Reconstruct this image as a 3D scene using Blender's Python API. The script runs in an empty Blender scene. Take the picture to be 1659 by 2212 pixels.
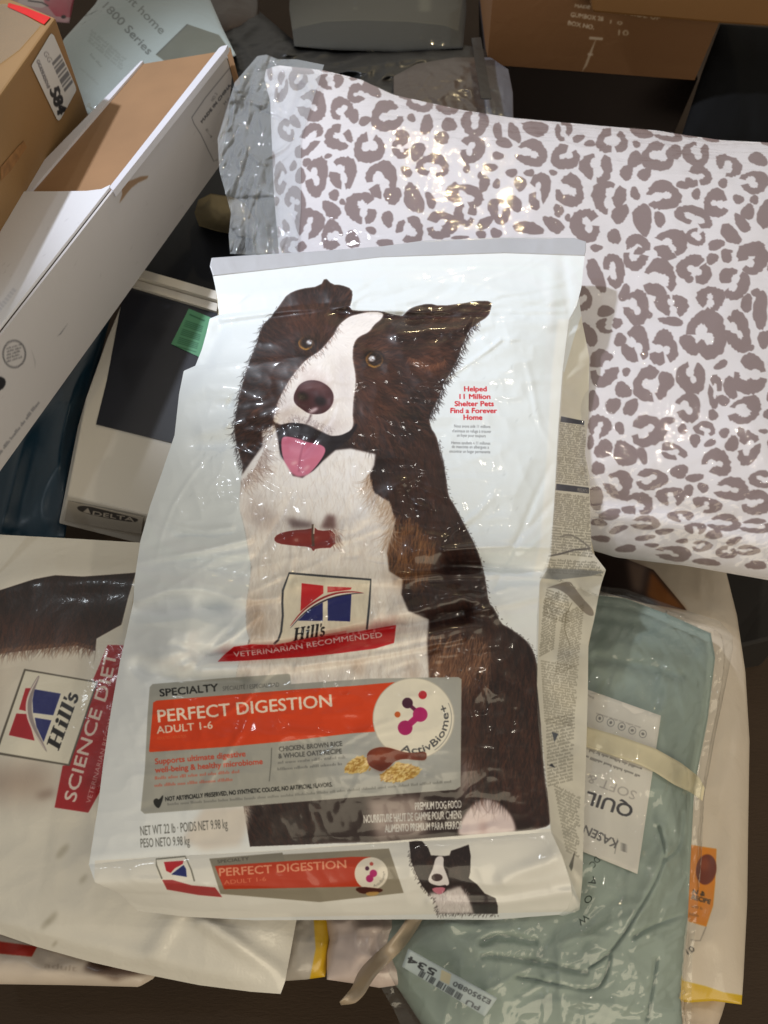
import bpy, math, random
import numpy as np
from mathutils import Vector
R = math.radians
SC = bpy.context.scene
COL = SC.collection
random.seed(7); RNG = np.random.default_rng(7)

# ---------------------------------------------------------------- camera
PITCH = R(60); CAM = np.array([0.0, 0.0, 1.05])
TV = 0.665; TH = 0.75 * TV                      # half-extents of the view at 1 m
FWD = np.array([0, math.cos(PITCH), -math.sin(PITCH)])
UPV = np.array([0, math.sin(PITCH), math.cos(PITCH)])
RGT = np.array([1.0, 0, 0])
cd = bpy.data.cameras.new('camera'); cam = bpy.data.objects.new('camera', cd); COL.objects.link(cam)
cam.location = CAM; cam.rotation_euler = (math.pi/2 - PITCH, 0, 0)
cd.sensor_fit = 'VERTICAL'; cd.sensor_height = 24; cd.lens = 12 / TV
cd.clip_start = 0.02; cd.clip_end = 50
cd.dof.use_dof = True; cd.dof.focus_distance = 0.80; cd.dof.aperture_fstop = 5.0
SC.camera = cam

# ---------------------------------------------------------------- world and lamps
w = bpy.data.worlds.new('World'); SC.world = w; w.use_nodes = True
bg = w.node_tree.nodes['Background']
bg.inputs[0].default_value = (1.0, 0.94, 0.82, 1); bg.inputs[1].default_value = 0.30
SC.view_settings.view_transform = 'Standard'; SC.view_settings.look = 'None'
SC.view_settings.exposure = 0; SC.view_settings.gamma = 1
SC.cycles.use_denoising = True
SC.cycles.sample_clamp_indirect = 6
SC.cycles.max_bounces = 8; SC.cycles.transparent_max_bounces = 16
SC.cycles.caustics_reflective = False; SC.cycles.caustics_refractive = False

def aim(o, to):
    d = Vector(to) - o.location
    o.rotation_euler = d.to_track_quat('-Z', 'Y').to_euler()
def area_lamp(name, loc, to, size, power, col, size_y=None):
    l = bpy.data.lights.new(name, 'AREA'); l.size = size; l.energy = power; l.color = col
    if size_y: l.shape = 'RECTANGLE'; l.size_y = size_y
    o = bpy.data.objects.new(name, l); COL.objects.link(o); o.location = loc; aim(o, to); return o
def spot_lamp(name, loc, to, power, col, ang, blend, radius):
    l = bpy.data.lights.new(name, 'SPOT'); l.energy = power; l.color = col
    l.spot_size = R(ang); l.spot_blend = blend; l.shadow_soft_size = radius
    o = bpy.data.objects.new(name, l); COL.objects.link(o); o.location = loc; aim(o, to); return o
area_lamp('warm_fill_lamp', (1.3, -3.0, 1.5), (0.2, 0.3, 0.2), 2.6, 62, (1.0, 0.87, 0.64))  # added warm fill from behind the camera, brightens the lower half
spot_lamp('cool_bay_lamp', (-1.25, 1.15, 2.3), (0.24, 1.00, 0.36), 195, (0.85, 0.905, 1.0), 35.5, 0.5, 0.05)
spot_lamp('warm_bay_lamp', (0.28, 2.25, 1.45), (0.2, 0.8, 0.36), 18, (1.0, 0.80, 0.45), 60, 0.9, 0.03)
spot_lamp('glint_lamp', (-0.95, 0.42, 2.25), (-0.1, 0.4, 0.3), 9, (0.86, 0.94, 1.0), 80, 0.8, 0.03)  # this and the next two: small unseen lamps added for sparkle on plastic
spot_lamp('glint_lamp', (1.05, 0.50, 1.95), (0.3, 0.2, 0.3), 14, (1.0, 0.90, 0.74), 80, 0.8, 0.03)  # added lamp, also lifts the pillow's right side and the quilt
spot_lamp('glint_lamp', (0.25, 0.75, 2.4), (0.1, 0.4, 0.3), 5, (1.0, 0.95, 0.88), 80, 0.8, 0.03)

# ---------------------------------------------------------------- survey helpers (photo coordinates 1659 x 2212 -> rays)
def ray(p):
    p = np.asarray(p, float)
    x = (p[..., 0] - 829.5) / 829.5 * TH; y = (1106 - p[..., 1]) / 1106 * TV
    return FWD + x[..., None] * RGT + y[..., None] * UPV
def P(p, d):
    return CAM + ray(p) * np.asarray(d, float)[..., None]
class Plane:
    """a plane through three surveyed points (x, y, depth)"""
    def __init__(s, a, b, c):
        M = np.array([[1, q[0], q[1]] for q in (a, b, c)], float)
        s.k = np.linalg.solve(M, [1/a[2], 1/b[2], 1/c[2]])
        A, B, C_ = [P(np.array(q[:2]), q[2]) for q in (a, b, c)]
        n = np.cross(B - A, C_ - A); n /= np.linalg.norm(n)
        if n @ (CAM - A) < 0: n = -n
        s.n = n; s.o = A
        ex = RGT - n * (n @ RGT); s.ex = ex / np.linalg.norm(ex); s.ey = np.cross(n, s.ex)
    def depth(s, p):
        p = np.asarray(p, float); return 1.0 / (s.k[0] + s.k[1]*p[..., 0] + s.k[2]*p[..., 1])
    def at(s, p): return P(p, s.depth(p))
    def uv(s, p):                                   # metres in the plane
        v = s.at(np.asarray(p, float)) - s.o
        return np.stack([v @ s.ex, v @ s.ey], -1)

def resample(poly, n):
    q = np.asarray(poly, float); seg = np.linalg.norm(np.diff(q, axis=0), axis=1)
    t = np.concatenate([[0], np.cumsum(seg)]); u = np.linspace(0, t[-1], n)
    return np.stack([np.interp(u, t, q[:, 0]), np.interp(u, t, q[:, 1])], -1)
def smooth(poly, it=2, closed=False):
    q = np.asarray(poly, float)
    for _ in range(it):
        if closed:
            r = np.roll(q, -1, 0); q = np.stack([q*.75 + r*.25, q*.25 + r*.75], 1).reshape(-1, 2)
        else:
            m = np.stack([q[:-1]*.75 + q[1:]*.25, q[:-1]*.25 + q[1:]*.75], 1).reshape(-1, 2)
            q = np.concatenate([q[:1], m, q[-1:]])
    return q
def coons(top, bot, left, right, nu, nv):
    """grid (nv, nu, 2): top/bottom run left to right, left/right run top to bottom"""
    T, B, L, Rr = resample(top, nu), resample(bot, nu), resample(left, nv), resample(right, nv)
    s = np.linspace(0, 1, nu)[None, :, None]; t = np.linspace(0, 1, nv)[:, None, None]
    g = (1-t)*T[None] + t*B[None] + (1-s)*L[:, None] + s*Rr[:, None]
    g -= (1-s)*(1-t)*T[0] + s*(1-t)*T[-1] + (1-s)*t*B[0] + s*t*B[-1]
    return g
_LAT = np.random.default_rng(3).random((256, 256))
def vnoise(x, y, seed=0):
    x = x + seed*17.31; y = y + seed*5.77
    xi = np.floor(x).astype(int); yi = np.floor(y).astype(int); fx = x-xi; fy = y-yi
    fx = fx*fx*fx*(fx*(fx*6-15)+10); fy = fy*fy*fy*(fy*(fy*6-15)+10)
    g = lambda a, b: _LAT[a & 255, b & 255]
    return (g(xi, yi)*(1-fx)+g(xi+1, yi)*fx)*(1-fy) + (g(xi, yi+1)*(1-fx)+g(xi+1, yi+1)*fx)*fy
def fbm(x, y, seed=0, o=3):
    r = 0; a = 1; n = 0
    for i in range(o): r = r + a*(vnoise(x*2**i, y*2**i, seed+i*3)-.5); n += a; a *= .5
    return r / n
def ridged(x, y, seed=0, o=3):                      # sharp crumples
    r = 0; a = 1
    for i in range(o): r = r + a*(1-np.abs(2*vnoise(x*2**i, y*2**i, seed+i*3)-1)); a *= .5
    return r/1.75 - .5
def dist_poly(p, poly):
    p = np.asarray(p, float); best = np.full(p.shape[:-1], 1e9)
    q = np.asarray(poly, float)
    for a, b in zip(q[:-1], q[1:]):
        ab = b-a; t = np.clip(((p-a) @ ab)/(ab @ ab), 0, 1)
        best = np.minimum(best, np.linalg.norm(p-(a+t[..., None]*ab), axis=-1))
    return best
def ridge(p, poly, amp, wd):
    return amp*np.exp(-(dist_poly(p, poly)/wd)**2)
def bump2(p, c, amp, rx, ry=None, rot=0):
    p = np.asarray(p, float); ry = ry or rx; dx = p[..., 0]-c[0]; dy = p[..., 1]-c[1]
    cc, ss = math.cos(R(rot)), math.sin(R(rot))
    return amp*np.exp(-(((dx*cc+dy*ss)/rx)**2 + ((-dx*ss+dy*cc)/ry)**2))
def creases(p, n, seed, box_, ang, spread, ln, amp, wd):
    """n short sharp random creases inside box_ (x0, y0, x1, y1), most along ang degrees"""
    rg = np.random.default_rng(seed); r = np.zeros(p.shape[:-1]); x, y = p[..., 0], p[..., 1]
    for i in range(n):
        c = np.array([rg.uniform(box_[0], box_[2]), rg.uniform(box_[1], box_[3])]); a = R(rg.normal(ang, spread)); L = ln*rg.uniform(.4, 1.6)
        q = [c]
        for k in range(4): q.append(q[-1]+np.array([math.cos(a), math.sin(a)])*L/4); a += rg.normal(0, .18)
        q = np.array(q); m = (x > q[:, 0].min()-4*wd) & (x < q[:, 0].max()+4*wd) & (y > q[:, 1].min()-4*wd) & (y < q[:, 1].max()+4*wd)
        if not m.any(): continue
        pp = p[m]; d = dist_poly(pp, q); e = np.clip(1-np.linalg.norm(pp-q.mean(0), axis=1)/(L*.62), 0, 1)**.5
        r[m] += amp*rg.uniform(.5, 1.3)*rg.choice([1, 1, -1])*np.exp(-(d/(wd*rg.uniform(.8, 1.5)))**2)*e
    return r
def edge_fall(nu, nv, k=4, sides='lrtb'):
    s = np.linspace(-1, 1, nu)[None, :]; t = np.linspace(-1, 1, nv)[:, None]
    if 'l' not in sides: s = np.maximum(s, 0)
    if 'r' not in sides: s = np.minimum(s, 0)
    if 't' not in sides: t = np.maximum(t, 0)
    if 'b' not in sides: t = np.minimum(t, 0)
    return (1-np.abs(s)**k)*(1-np.abs(t)**k)

# ---------------------------------------------------------------- objects
def thing(name, label, cat, loc, group=None):
    o = bpy.data.objects.new(name, None); COL.objects.link(o); o.empty_display_size = .03
    o.location = [float(v) for v in loc]; o['label'] = label; o['category'] = cat
    if group: o['group'] = group
    return o
def tag(o, label, cat, group=None):
    o['label'] = label; o['category'] = cat
    if group: o['group'] = group
    return o
def mesh_obj(name, V, F, mat, parent=None, uv=None, smooth_=True, label=None, auto=None):
    """V world coordinates; the object's origin goes to its parent's base or to its own middle"""
    V = np.asarray(V, float).reshape(-1, 3)
    if parent is not None:
        q = parent; base = np.zeros(3)
        while q is not None: base = base + np.array(q.location); q = q.parent
        loc = np.zeros(3)
    else:
        base = V.mean(0); base[2] = V[:, 2].min(); loc = base
    me = bpy.data.meshes.new(name); me.from_pydata((V-base).tolist(), [], [list(map(int, f)) for f in F]); me.update()
    if uv is not None:
        l = me.uv_layers.new(name='print'); vi = np.empty(len(me.loops), np.int32); me.loops.foreach_get('vertex_index', vi)
        l.data.foreach_set('uv', np.asarray(uv, np.float32).reshape(-1, 2)[vi].ravel())
    me.materials.append(mat)
    me.polygons.foreach_set('use_smooth', [bool(smooth_)]*len(me.polygons))
    o = bpy.data.objects.new(name, me); COL.objects.link(o); o.location = loc
    if parent is not None: o.parent = parent
    if label: o['label'] = label
    return o
def grid_faces(nv, nu, off=0, flip=False):
    i = np.arange(nv-1)[:, None]*nu + np.arange(nu-1)[None, :] + off
    a = np.stack([i, i+1, i+nu+1, i+nu], -1).reshape(-1, 4)
    return a[:, ::-1] if flip else a
def sheet(name, g, d, mat, parent=None, uvf=None, back=None, label=None):
    """a grid of surveyed points g (nv,nu,2) at depths d; with back (depths) it is closed into a solid"""
    nv, nu = d.shape; V = P(g, d).reshape(-1, 3); F = [grid_faces(nv, nu, 0, True)]
    UV = uvf(g).reshape(-1, 2) if uvf else None
    if back is not None:
        V2 = P(g, back).reshape(-1, 3); n = len(V); V = np.concatenate([V, V2]); F.append(grid_faces(nv, nu, n))
        loop = np.concatenate([np.arange(nu), np.arange(1, nv)*nu+nu-1, (nv-1)*nu+np.arange(nu-2, -1, -1), np.arange(nv-2, 0, -1)*nu])
        nx = np.roll(loop, -1); F.append(np.stack([loop, nx, nx+n, loop+n], -1))
        if UV is not None: UV = np.concatenate([UV, UV])
    return mesh_obj(name, V, np.concatenate(F), mat, parent, UV, True, label)
def prism(name, top, vec, mat, parent=None, uvf=None, label=None, bev=0.0):
    """solid from a polygon of world points pushed along vec"""
    T = np.asarray(top, float); n = len(T); B = T+np.asarray(vec, float)
    V = np.concatenate([T, B]); F = [list(range(n)), list(range(2*n-1, n-1, -1))]
    F += [[(i+1) % n, i, i+n, (i+1) % n+n] for i in range(n)]
    o = mesh_obj(name, V, F, mat, parent, None, False, label)
    if bev:
        m = o.modifiers.new('bevel', 'BEVEL'); m.width = bev; m.segments = 2
        m.limit_method = 'ANGLE'; m.angle_limit = R(40)
    return o
def solid_poly(name, pts, plane, th, mat, parent=None, lift=0.0, label=None, uvf=None, sm=0):
    """flat sheet of thickness th lying on a plane, outline surveyed"""
    q = smooth(pts, sm, True) if sm else np.asarray(pts, float)
    T = plane.at(q)+plane.n*(lift+th); n = len(T); B = T-plane.n*th
    V = np.concatenate([T, B]); F = [list(range(n)), list(range(2*n-1, n-1, -1))]
    F += [[(i+1) % n, i, i+n, (i+1) % n+n] for i in range(n)]
    uv = np.concatenate([uvf(q), uvf(q)]) if uvf else None
    return mesh_obj(name, V, F, mat, parent, uv, False, label)

# ---------------------------------------------------------------- materials
def mat(name):
    m = bpy.data.materials.new(name); m.use_nodes = True
    return m, m.node_tree.nodes, m.node_tree.links, m.node_tree.nodes['Principled BSDF']
def lin(c): return tuple(((v/255)/12.92 if v/255 <= .04045 else (((v/255)+.055)/1.055)**2.4) for v in c)
def add_bump(N, L, b, scale, strength, dist=.002, kind='noise', stretch=(1, 1, 1), rot=0, coat=True, detail=4, distort=.6):
    tc = N.new('ShaderNodeTexCoord'); mp = N.new('ShaderNodeMapping'); mp.inputs['Scale'].default_value = stretch
    mp.inputs['Rotation'].default_value = (0, 0, R(rot))
    L.new(tc.outputs['Object'], mp.inputs[0])
    if kind == 'noise':
        t = N.new('ShaderNodeTexNoise'); t.inputs['Scale'].default_value = scale; t.inputs['Detail'].default_value = detail
        t.inputs['Distortion'].default_value = distort; out = t.outputs[0]
    else:
        t = N.new('ShaderNodeTexVoronoi'); t.inputs['Scale'].default_value = scale; t.feature = 'SMOOTH_F1'; out = t.outputs['Distance']
    L.new(mp.outputs[0], t.inputs[0])
    bp = N.new('ShaderNodeBump'); bp.inputs['Strength'].default_value = strength; bp.inputs['Distance'].default_value = dist
    L.new(out, bp.inputs['Height'])
    if b is not None:
        prev = b.inputs['Normal'].links[0].from_socket if b.inputs['Normal'].links else None
        if prev: L.new(prev, bp.inputs['Normal'])
        L.new(bp.outputs[0], b.inputs['Normal'])
        if coat and 'Coat Normal' in b.inputs: L.new(bp.outputs[0], b.inputs['Coat Normal'])
    return bp
def plain(name, col, rough=.6, var=.08, vscale=14, bump=None, coat=0, coat_rough=.1, spec=.5, metallic=0, stretch=(1, 1, 1)):
    """one colour with soft mottling and fine relief"""
    m, N, L, b = mat(name)
    c = lin(col)
    tc = N.new('ShaderNodeTexCoord'); mp = N.new('ShaderNodeMapping'); mp.inputs['Scale'].default_value = stretch
    L.new(tc.outputs['Object'], mp.inputs[0])
    t = N.new('ShaderNodeTexNoise'); t.inputs['Scale'].default_value = vscale; t.inputs['Detail'].default_value = 6
    L.new(mp.outputs[0], t.inputs[0])
    r = N.new('ShaderNodeValToRGB'); r.color_ramp.elements[0].position = .3; r.color_ramp.elements[1].position = .7
    r.color_ramp.elements[0].color = tuple(v*(1-var) for v in c)+(1,); r.color_ramp.elements[1].color = tuple(min(1, v*(1+var)) for v in c)+(1,)
    L.new(t.outputs[0], r.inputs[0]); L.new(r.outputs[0], b.inputs['Base Color'])
    b.inputs['Roughness'].default_value = rough; b.inputs['Coat Weight'].default_value = coat; b.inputs['Coat Roughness'].default_value = coat_rough
    b.inputs['Specular IOR Level'].default_value = spec; b.inputs['Metallic'].default_value = metallic
    if bump: add_bump(N, L, b, *bump)
    return m
def printed(name, img, rough=.45, coat=.0, coat_rough=.12, bumps=(), spec=.5):
    m, N, L, b = mat(name)
    u = N.new('ShaderNodeUVMap'); u.uv_map = 'print'
    t = N.new('ShaderNodeTexImage'); t.image = img; t.extension = 'EXTEND'; t.interpolation = 'Cubic'
    L.new(u.outputs[0], t.inputs[0]); L.new(t.outputs[0], b.inputs['Base Color'])
    b.inputs['Roughness'].default_value = rough; b.inputs['Coat Weight'].default_value = coat; b.inputs['Coat Roughness'].default_value = coat_rough
    b.inputs['Specular IOR Level'].default_value = spec
    for bb in bumps: add_bump(N, L, b, *bb)
    return m
def film(name, tint=(1, 1, 1), haze=.03, refl=1.0, rough=.06, scale=30, strength=.5, dist=.004, stretch=(1, 1, 1), rot=0, hazecol=(.8, .85, .9)):
    """clear wrinkled plastic"""
    m = bpy.data.materials.new(name); m.use_nodes = True; N = m.node_tree.nodes; L = m.node_tree.links
    N.clear(); out = N.new('ShaderNodeOutputMaterial')
    tr = N.new('ShaderNodeBsdfTransparent'); tr.inputs[0].default_value = tint+(1,)
    gl = N.new('ShaderNodeBsdfGlossy'); gl.inputs['Roughness'].default_value = rough
    df = N.new('ShaderNodeBsdfDiffuse'); df.inputs[0].default_value = hazecol+(1,)
    bp = add_bump(N, L, None, scale, strength, dist, 'noise', stretch, rot)
    bp2 = add_bump(N, L, None, scale*3, strength*.8, dist*.22, 'noise', stretch, rot); L.new(bp.outputs[0], bp2.inputs['Normal'])
    L.new(bp2.outputs[0], gl.inputs['Normal'])
    fr = N.new('ShaderNodeFresnel'); ge = N.new('ShaderNodeNewGeometry'); mi = N.new('ShaderNodeMix')   # a thin sheet reflects alike from both sides
    mi.inputs[2].default_value = 1.5; mi.inputs[3].default_value = 1/1.5; L.new(ge.outputs['Backfacing'], mi.inputs[0]); L.new(mi.outputs[0], fr.inputs['IOR']); L.new(bp2.outputs[0], fr.inputs['Normal'])
    mu = N.new('ShaderNodeMath'); mu.operation = 'MULTIPLY'; mu.inputs[1].default_value = refl; mu.use_clamp = True
    L.new(fr.outputs[0], mu.inputs[0])
    m1 = N.new('ShaderNodeMixShader'); m1.inputs[0].default_value = haze; L.new(tr.outputs[0], m1.inputs[1]); L.new(df.outputs[0], m1.inputs[2])
    m2 = N.new('ShaderNodeMixShader'); L.new(mu.outputs[0], m2.inputs[0]); L.new(m1.outputs[0], m2.inputs[1]); L.new(gl.outputs[0], m2.inputs[2])
    L.new(m2.outputs[0], out.inputs[0])
    return m

# ================================================================ printing: a small rasteriser that lays ink on a sheet's own plane
class Canvas:
    def __init__(s, plane, box, tpm, bgcol=(230, 230, 230)):
        """box: surveyed corner points the sheet spans; tpm texels per metre"""
        s.pl = plane; uv = plane.uv(np.asarray(box, float)); s.lo = uv.min(0)-.004; s.hi = uv.max(0)+.004; s.tpm = tpm
        s.W, s.H = [int(v) for v in np.ceil((s.hi-s.lo)*tpm)]
        s.img = np.empty((s.H, s.W, 3), np.float32); s.img[:] = np.array(bgcol)/255; s.clip = None
    def tx(s, p):
        uv = s.pl.uv(np.asarray(p, float)); return np.stack([(uv[..., 0]-s.lo[0])*s.tpm, (s.hi[1]-uv[..., 1])*s.tpm], -1)
    def uvf(s, p):
        uv = s.pl.uv(p); return (uv-s.lo)*s.tpm/np.array([s.W, s.H])
    def scale(s, p):                                  # texels per survey unit near p
        a = s.tx(np.array([p, (p[0]+10, p[1])], float)); return np.linalg.norm(a[1]-a[0])/10
    def cover(s, polys, SS=3):
        """coverage of the union of polygons (texel coordinates); returns x0,y0,array"""
        if not isinstance(polys, list): polys = [polys]
        al = np.concatenate(polys); x0, y0 = np.floor(al.min(0)).astype(int); x1, y1 = np.ceil(al.max(0)).astype(int)
        x0, y0 = max(0, x0), max(0, y0); x1, y1 = min(s.W, x1+1), min(s.H, y1+1)
        if x1 <= x0 or y1 <= y0: return None
        A = np.zeros((y1-y0, x1-x0), np.float32)
        for q in polys:
            ya, yb = max(y0, int(np.floor(q[:, 1].min()))), min(y1, int(np.ceil(q[:, 1].max()))+1)
            xa, xb = max(x0, int(np.floor(q[:, 0].min()))), min(x1, int(np.ceil(q[:, 0].max()))+1)
            if yb <= ya or xb <= xa: continue
            ys = (np.arange((yb-ya)*SS)+.5)/SS+ya
            a, b = q, np.roll(q, -1, 0)
            with np.errstate(divide='ignore', invalid='ignore'):
                cr = (a[None, :, 1] <= ys[:, None]) != (b[None, :, 1] <= ys[:, None])
                xx = a[None, :, 0]+(ys[:, None]-a[None, :, 1])*(b[None, :, 0]-a[None, :, 0])/(b[None, :, 1]-a[None, :, 1])
            xx = np.sort(np.where(cr, xx, np.inf), 1); k = int(cr.sum(1).max(initial=0))
            cov = np.zeros((len(ys), xb-xa), np.float32); px = np.arange(xa, xb)[None, :]
            for j in range(0, k-1, 2):
                l = np.where(np.isfinite(xx[:, j:j+1]), xx[:, j:j+1], 0); r = np.where(np.isfinite(xx[:, j+1:j+2]), xx[:, j+1:j+2], 0)
                cov += np.clip(r-px, 0, 1)-np.clip(l-px, 0, 1)
            A[ya-y0:yb-y0, xa-x0:xb-x0] += cov.reshape(yb-ya, SS, -1).mean(1)
        return x0, y0, np.clip(A, 0, 1)
    def ink(s, c, col, alpha=1.0):
        if c is None: return
        x0, y0, A = c; v = s.img[y0:y0+A.shape[0], x0:x0+A.shape[1]]
        if s.clip is not None: A = A*s.clip[y0:y0+A.shape[0], x0:x0+A.shape[1]]
        a = (A*alpha)[..., None]
        v[:] = v*(1-a)+np.array(col, np.float32)/255*a
    def fill(s, pts, col, alpha=1.0, soft=0, sm=0):
        q = np.asarray(pts, float)
        if sm: q = smooth(q, sm, True)
        t = s.tx(q)
        if not soft: s.ink(s.cover(t), col, alpha); return
        r = max(1, int(soft*s.scale(q.mean(0)))); lo = t.min(0)-3*r; hi = t.max(0)+3*r
        x0, y0 = max(0, int(lo[0])), max(0, int(lo[1])); x1, y1 = min(s.W, int(hi[0])), min(s.H, int(hi[1]))
        if x1 <= x0 or y1 <= y0: return
        A = np.zeros((y1-y0, x1-x0), np.float32); c = s.cover(t)
        if c is None: return
        A[c[1]-y0:c[1]-y0+c[2].shape[0], c[0]-x0:c[0]-x0+c[2].shape[1]] = c[2]
        for _ in range(3): A = box(box(A, r, 0), r, 1)
        s.ink((x0, y0, A), col, alpha)
    def mask(s, pts, sm=0):
        M = np.zeros((s.H, s.W), np.float32); c = s.cover(s.tx(smooth(pts, sm, True) if sm else pts))
        if c is not None: M[c[1]:c[1]+c[2].shape[0], c[0]:c[0]+c[2].shape[1]] = c[2]
        return M
    def ell(s, c, rx, ry, col, rot=0, alpha=1.0, soft=0, n=40):
        a = np.linspace(0, 2*math.pi, n, endpoint=False); x = rx*np.cos(a); y = ry*np.sin(a); cc, ss = math.cos(R(rot)), math.sin(R(rot))
        s.fill(np.stack([c[0]+x*cc-y*ss, c[1]+x*ss+y*cc], -1), col, alpha, soft)
    def line(s, pts, wd, col, alpha=1.0, taper=False, soft=0):
        q = np.asarray(pts, float); d = np.gradient(q, axis=0); d /= np.linalg.norm(d, axis=1)[:, None]+1e-9
        n = np.stack([-d[:, 1], d[:, 0]], -1); ww = np.full(len(q), wd/2.0)
        if taper: ww = ww*np.sin(np.linspace(.15, math.pi-.02, len(q)))
        s.fill(np.concatenate([q+n*ww[:, None], (q-n*ww[:, None])[::-1]]), col, alpha, soft)
    def text(s, txt, path, h, col, bold=0.0, alpha=1.0, shear=0.0, fit=True, align='l', rise=0.0):
        """path: baseline from start to end (fit stretches the words along it); h cap height"""
        tri, wid = glyphs(txt); path = np.asarray(path, float)
        seg = np.linalg.norm(np.diff(path, axis=0), axis=1); t = np.concatenate([[0], np.cumsum(seg)]); L = t[-1]
        sx = L/wid if fit else h
        off = {'l': 0, 'c': (L-wid*sx)/2, 'r': L-wid*sx}[align] if not fit else 0
        x = tri[..., 0]*sx+off+tri[..., 1]*h*shear; y = tri[..., 1]*h+rise
        q = resample(path, 64); tt = np.linspace(0, L, 64); d = np.gradient(q, axis=0); d /= np.linalg.norm(d, axis=1)[:, None]
        xc = np.clip(x, 0, L)
        bx = np.interp(xc, tt, q[:, 0]); by = np.interp(xc, tt, q[:, 1]); dx = np.interp(xc, tt, d[:, 0]); dy = np.interp(xc, tt, d[:, 1])
        pts = np.stack([bx+dx*(x-xc)+dy*y, by+dy*(x-xc)-dx*y], -1)
        T = s.tx(pts); T0 = T
        if bold:
            e = bold*h*1.3*s.scale(path[0]); T = np.concatenate([T0+np.array(v)*e for v in ((-1, -.5), (1, -.5), (1, .5), (-1, .5))])
        s.ink(s.cover([T[i] for i in range(len(T))], 4), col, alpha)
    def smalltext(s, path, h, col, alpha=.8, seed=0):
        """a line of print too small to read: word-long runs of little strokes"""
        rg = np.random.default_rng(seed); q = resample(path, 200); n = len(q); i = 0.0; polys = []
        L = np.linalg.norm(np.diff(q, axis=0), axis=1).sum(); st = L/(n-1)
        d = np.gradient(q, axis=0); d /= np.linalg.norm(d, axis=1)[:, None]
        pos = 0.0
        while pos < L-h:
            wl = rg.uniform(1.5, 5)*h
            e = min(pos+wl, L)
            while pos < e:
                k = min(n-1, int(pos/st)); k2 = min(n-1, int((pos+h*.32)/st)); hh = h*rg.choice([.62, .62, 1.0])
                a, b = q[k]-0, q[k]+d[k]*h*.34; u = np.array([d[k][1], -d[k][0]])*hh
                polys.append(s.tx(np.array([a, b, b+u, a+u]))); pos += h*.52
            pos += h*.5
        if polys: s.ink(s.cover(polys), col, alpha)
    def fur(s, region, n, ang, ln, cols, k=.8, jit=18, curve=.3, wd=1.0, seed=0, clip=None, sm=0, edge=None, taper=True):
        """n hairs rooted in region (or along the polyline edge); ang: degrees or function of points; cols: list of colours"""
        rg = np.random.default_rng(seed)
        if edge is not None:
            e = np.asarray(edge, float); q = resample(e, n); q = q+rg.normal(0, 2, q.shape)
        else:
            reg = smooth(region, sm, True) if sm else np.asarray(region, float); lo, hi = reg.min(0), reg.max(0); acc = []
            tot = 0
            while tot < n:
                c = rg.uniform(lo, hi, (n*2, 2)); c = c[inside(c, reg)]; acc.append(c); tot += len(c)
                if len(c) == 0: return
            q = np.concatenate(acc)[:n]
        a = np.radians((ang(q) if callable(ang) else np.full(len(q), float(ang)))+rg.normal(0, jit, len(q)))
        l = ln*rg.uniform(.5, 1.3, len(q)); cv = rg.normal(0, curve, len(q)); S = max(6, int(ln*1.3*s.scale(q[0])*1.2))
        tt = np.linspace(0, 1, S)[None, :]
        aa = a[:, None]+cv[:, None]*tt
        X = q[:, :1]+np.cumsum(np.cos(aa), 1)*l[:, None]/S; Y = q[:, 1:]+np.cumsum(np.sin(aa), 1)*l[:, None]/S
        T = s.tx(np.stack([X, Y], -1)).reshape(-1, 2)
        wt = np.broadcast_to((1-tt**2) if taper else np.ones_like(tt), X.shape).reshape(-1)*k*wd
        ci = rg.integers(0, len(cols), len(q)); cc = np.array(cols, float)[ci]/255*rg.uniform(.85, 1.15, (len(q), 1))
        cc = np.repeat(cc, S, 0)
        xi = np.floor(T[:, 0]-.5).astype(int); yi = np.floor(T[:, 1]-.5).astype(int); fx = T[:, 0]-.5-xi; fy = T[:, 1]-.5-yi
        acc = np.zeros((4, s.H*s.W))
        for ddx, ddy, ww in ((0, 0, (1-fx)*(1-fy)), (1, 0, fx*(1-fy)), (0, 1, (1-fx)*fy), (1, 1, fx*fy)):
            x, y = xi+ddx, yi+ddy; ok = (x >= 0) & (x < s.W) & (y >= 0) & (y < s.H); ix = y[ok]*s.W+x[ok]; g = (ww*wt)[ok]
            acc[3] += np.bincount(ix, g, s.H*s.W)
            for c in range(3): acc[c] += np.bincount(ix, g*cc[ok, c], s.H*s.W)
        Wt = acc[3].reshape(s.H, s.W); al = (1-np.exp(-Wt))
        if clip is not None: al = al*clip
        colr = (acc[:3]/np.maximum(acc[3], 1e-6)).T.reshape(s.H, s.W, 3)
        s.img[:] = s.img*(1-al[..., None])+np.clip(colr, 0, 1)*al[..., None]
    def soften(s, m, r, it=2):
        B = s.img.copy()
        for c in range(3):
            for _ in range(it): B[..., c] = box(box(B[..., c], r, 0), r, 1)
        s.img[:] = s.img*(1-m[..., None])+B*m[..., None]
    def image(s, name):
        im = bpy.data.images.new(name, s.W, s.H, alpha=False); px = np.ones((s.H, s.W, 4), np.float32); px[..., :3] = np.clip(s.img[::-1], 0, 1)
        im.pixels.foreach_set(px.ravel()); im.update(); im.pack(); return im
def box(A, r, ax):
    k = 2*r+1; pad = [(0, 0), (0, 0)]; pad[ax] = (r+1, r); c = np.cumsum(np.pad(A, pad), ax)
    return (c[k:]-c[:-k])/k if ax == 0 else (c[:, k:]-c[:, :-k])/k
def inside(p, poly):
    r = np.zeros(len(p), bool); a = poly; b = np.roll(poly, -1, 0)
    for (x1, y1), (x2, y2) in zip(a, b):
        c = (y1 > p[:, 1]) != (y2 > p[:, 1])
        if y1 != y2: r ^= c & (p[:, 0] < (x2-x1)*(p[:, 1]-y1)/(y2-y1)+x1)
    return r
_G = {}
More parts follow.
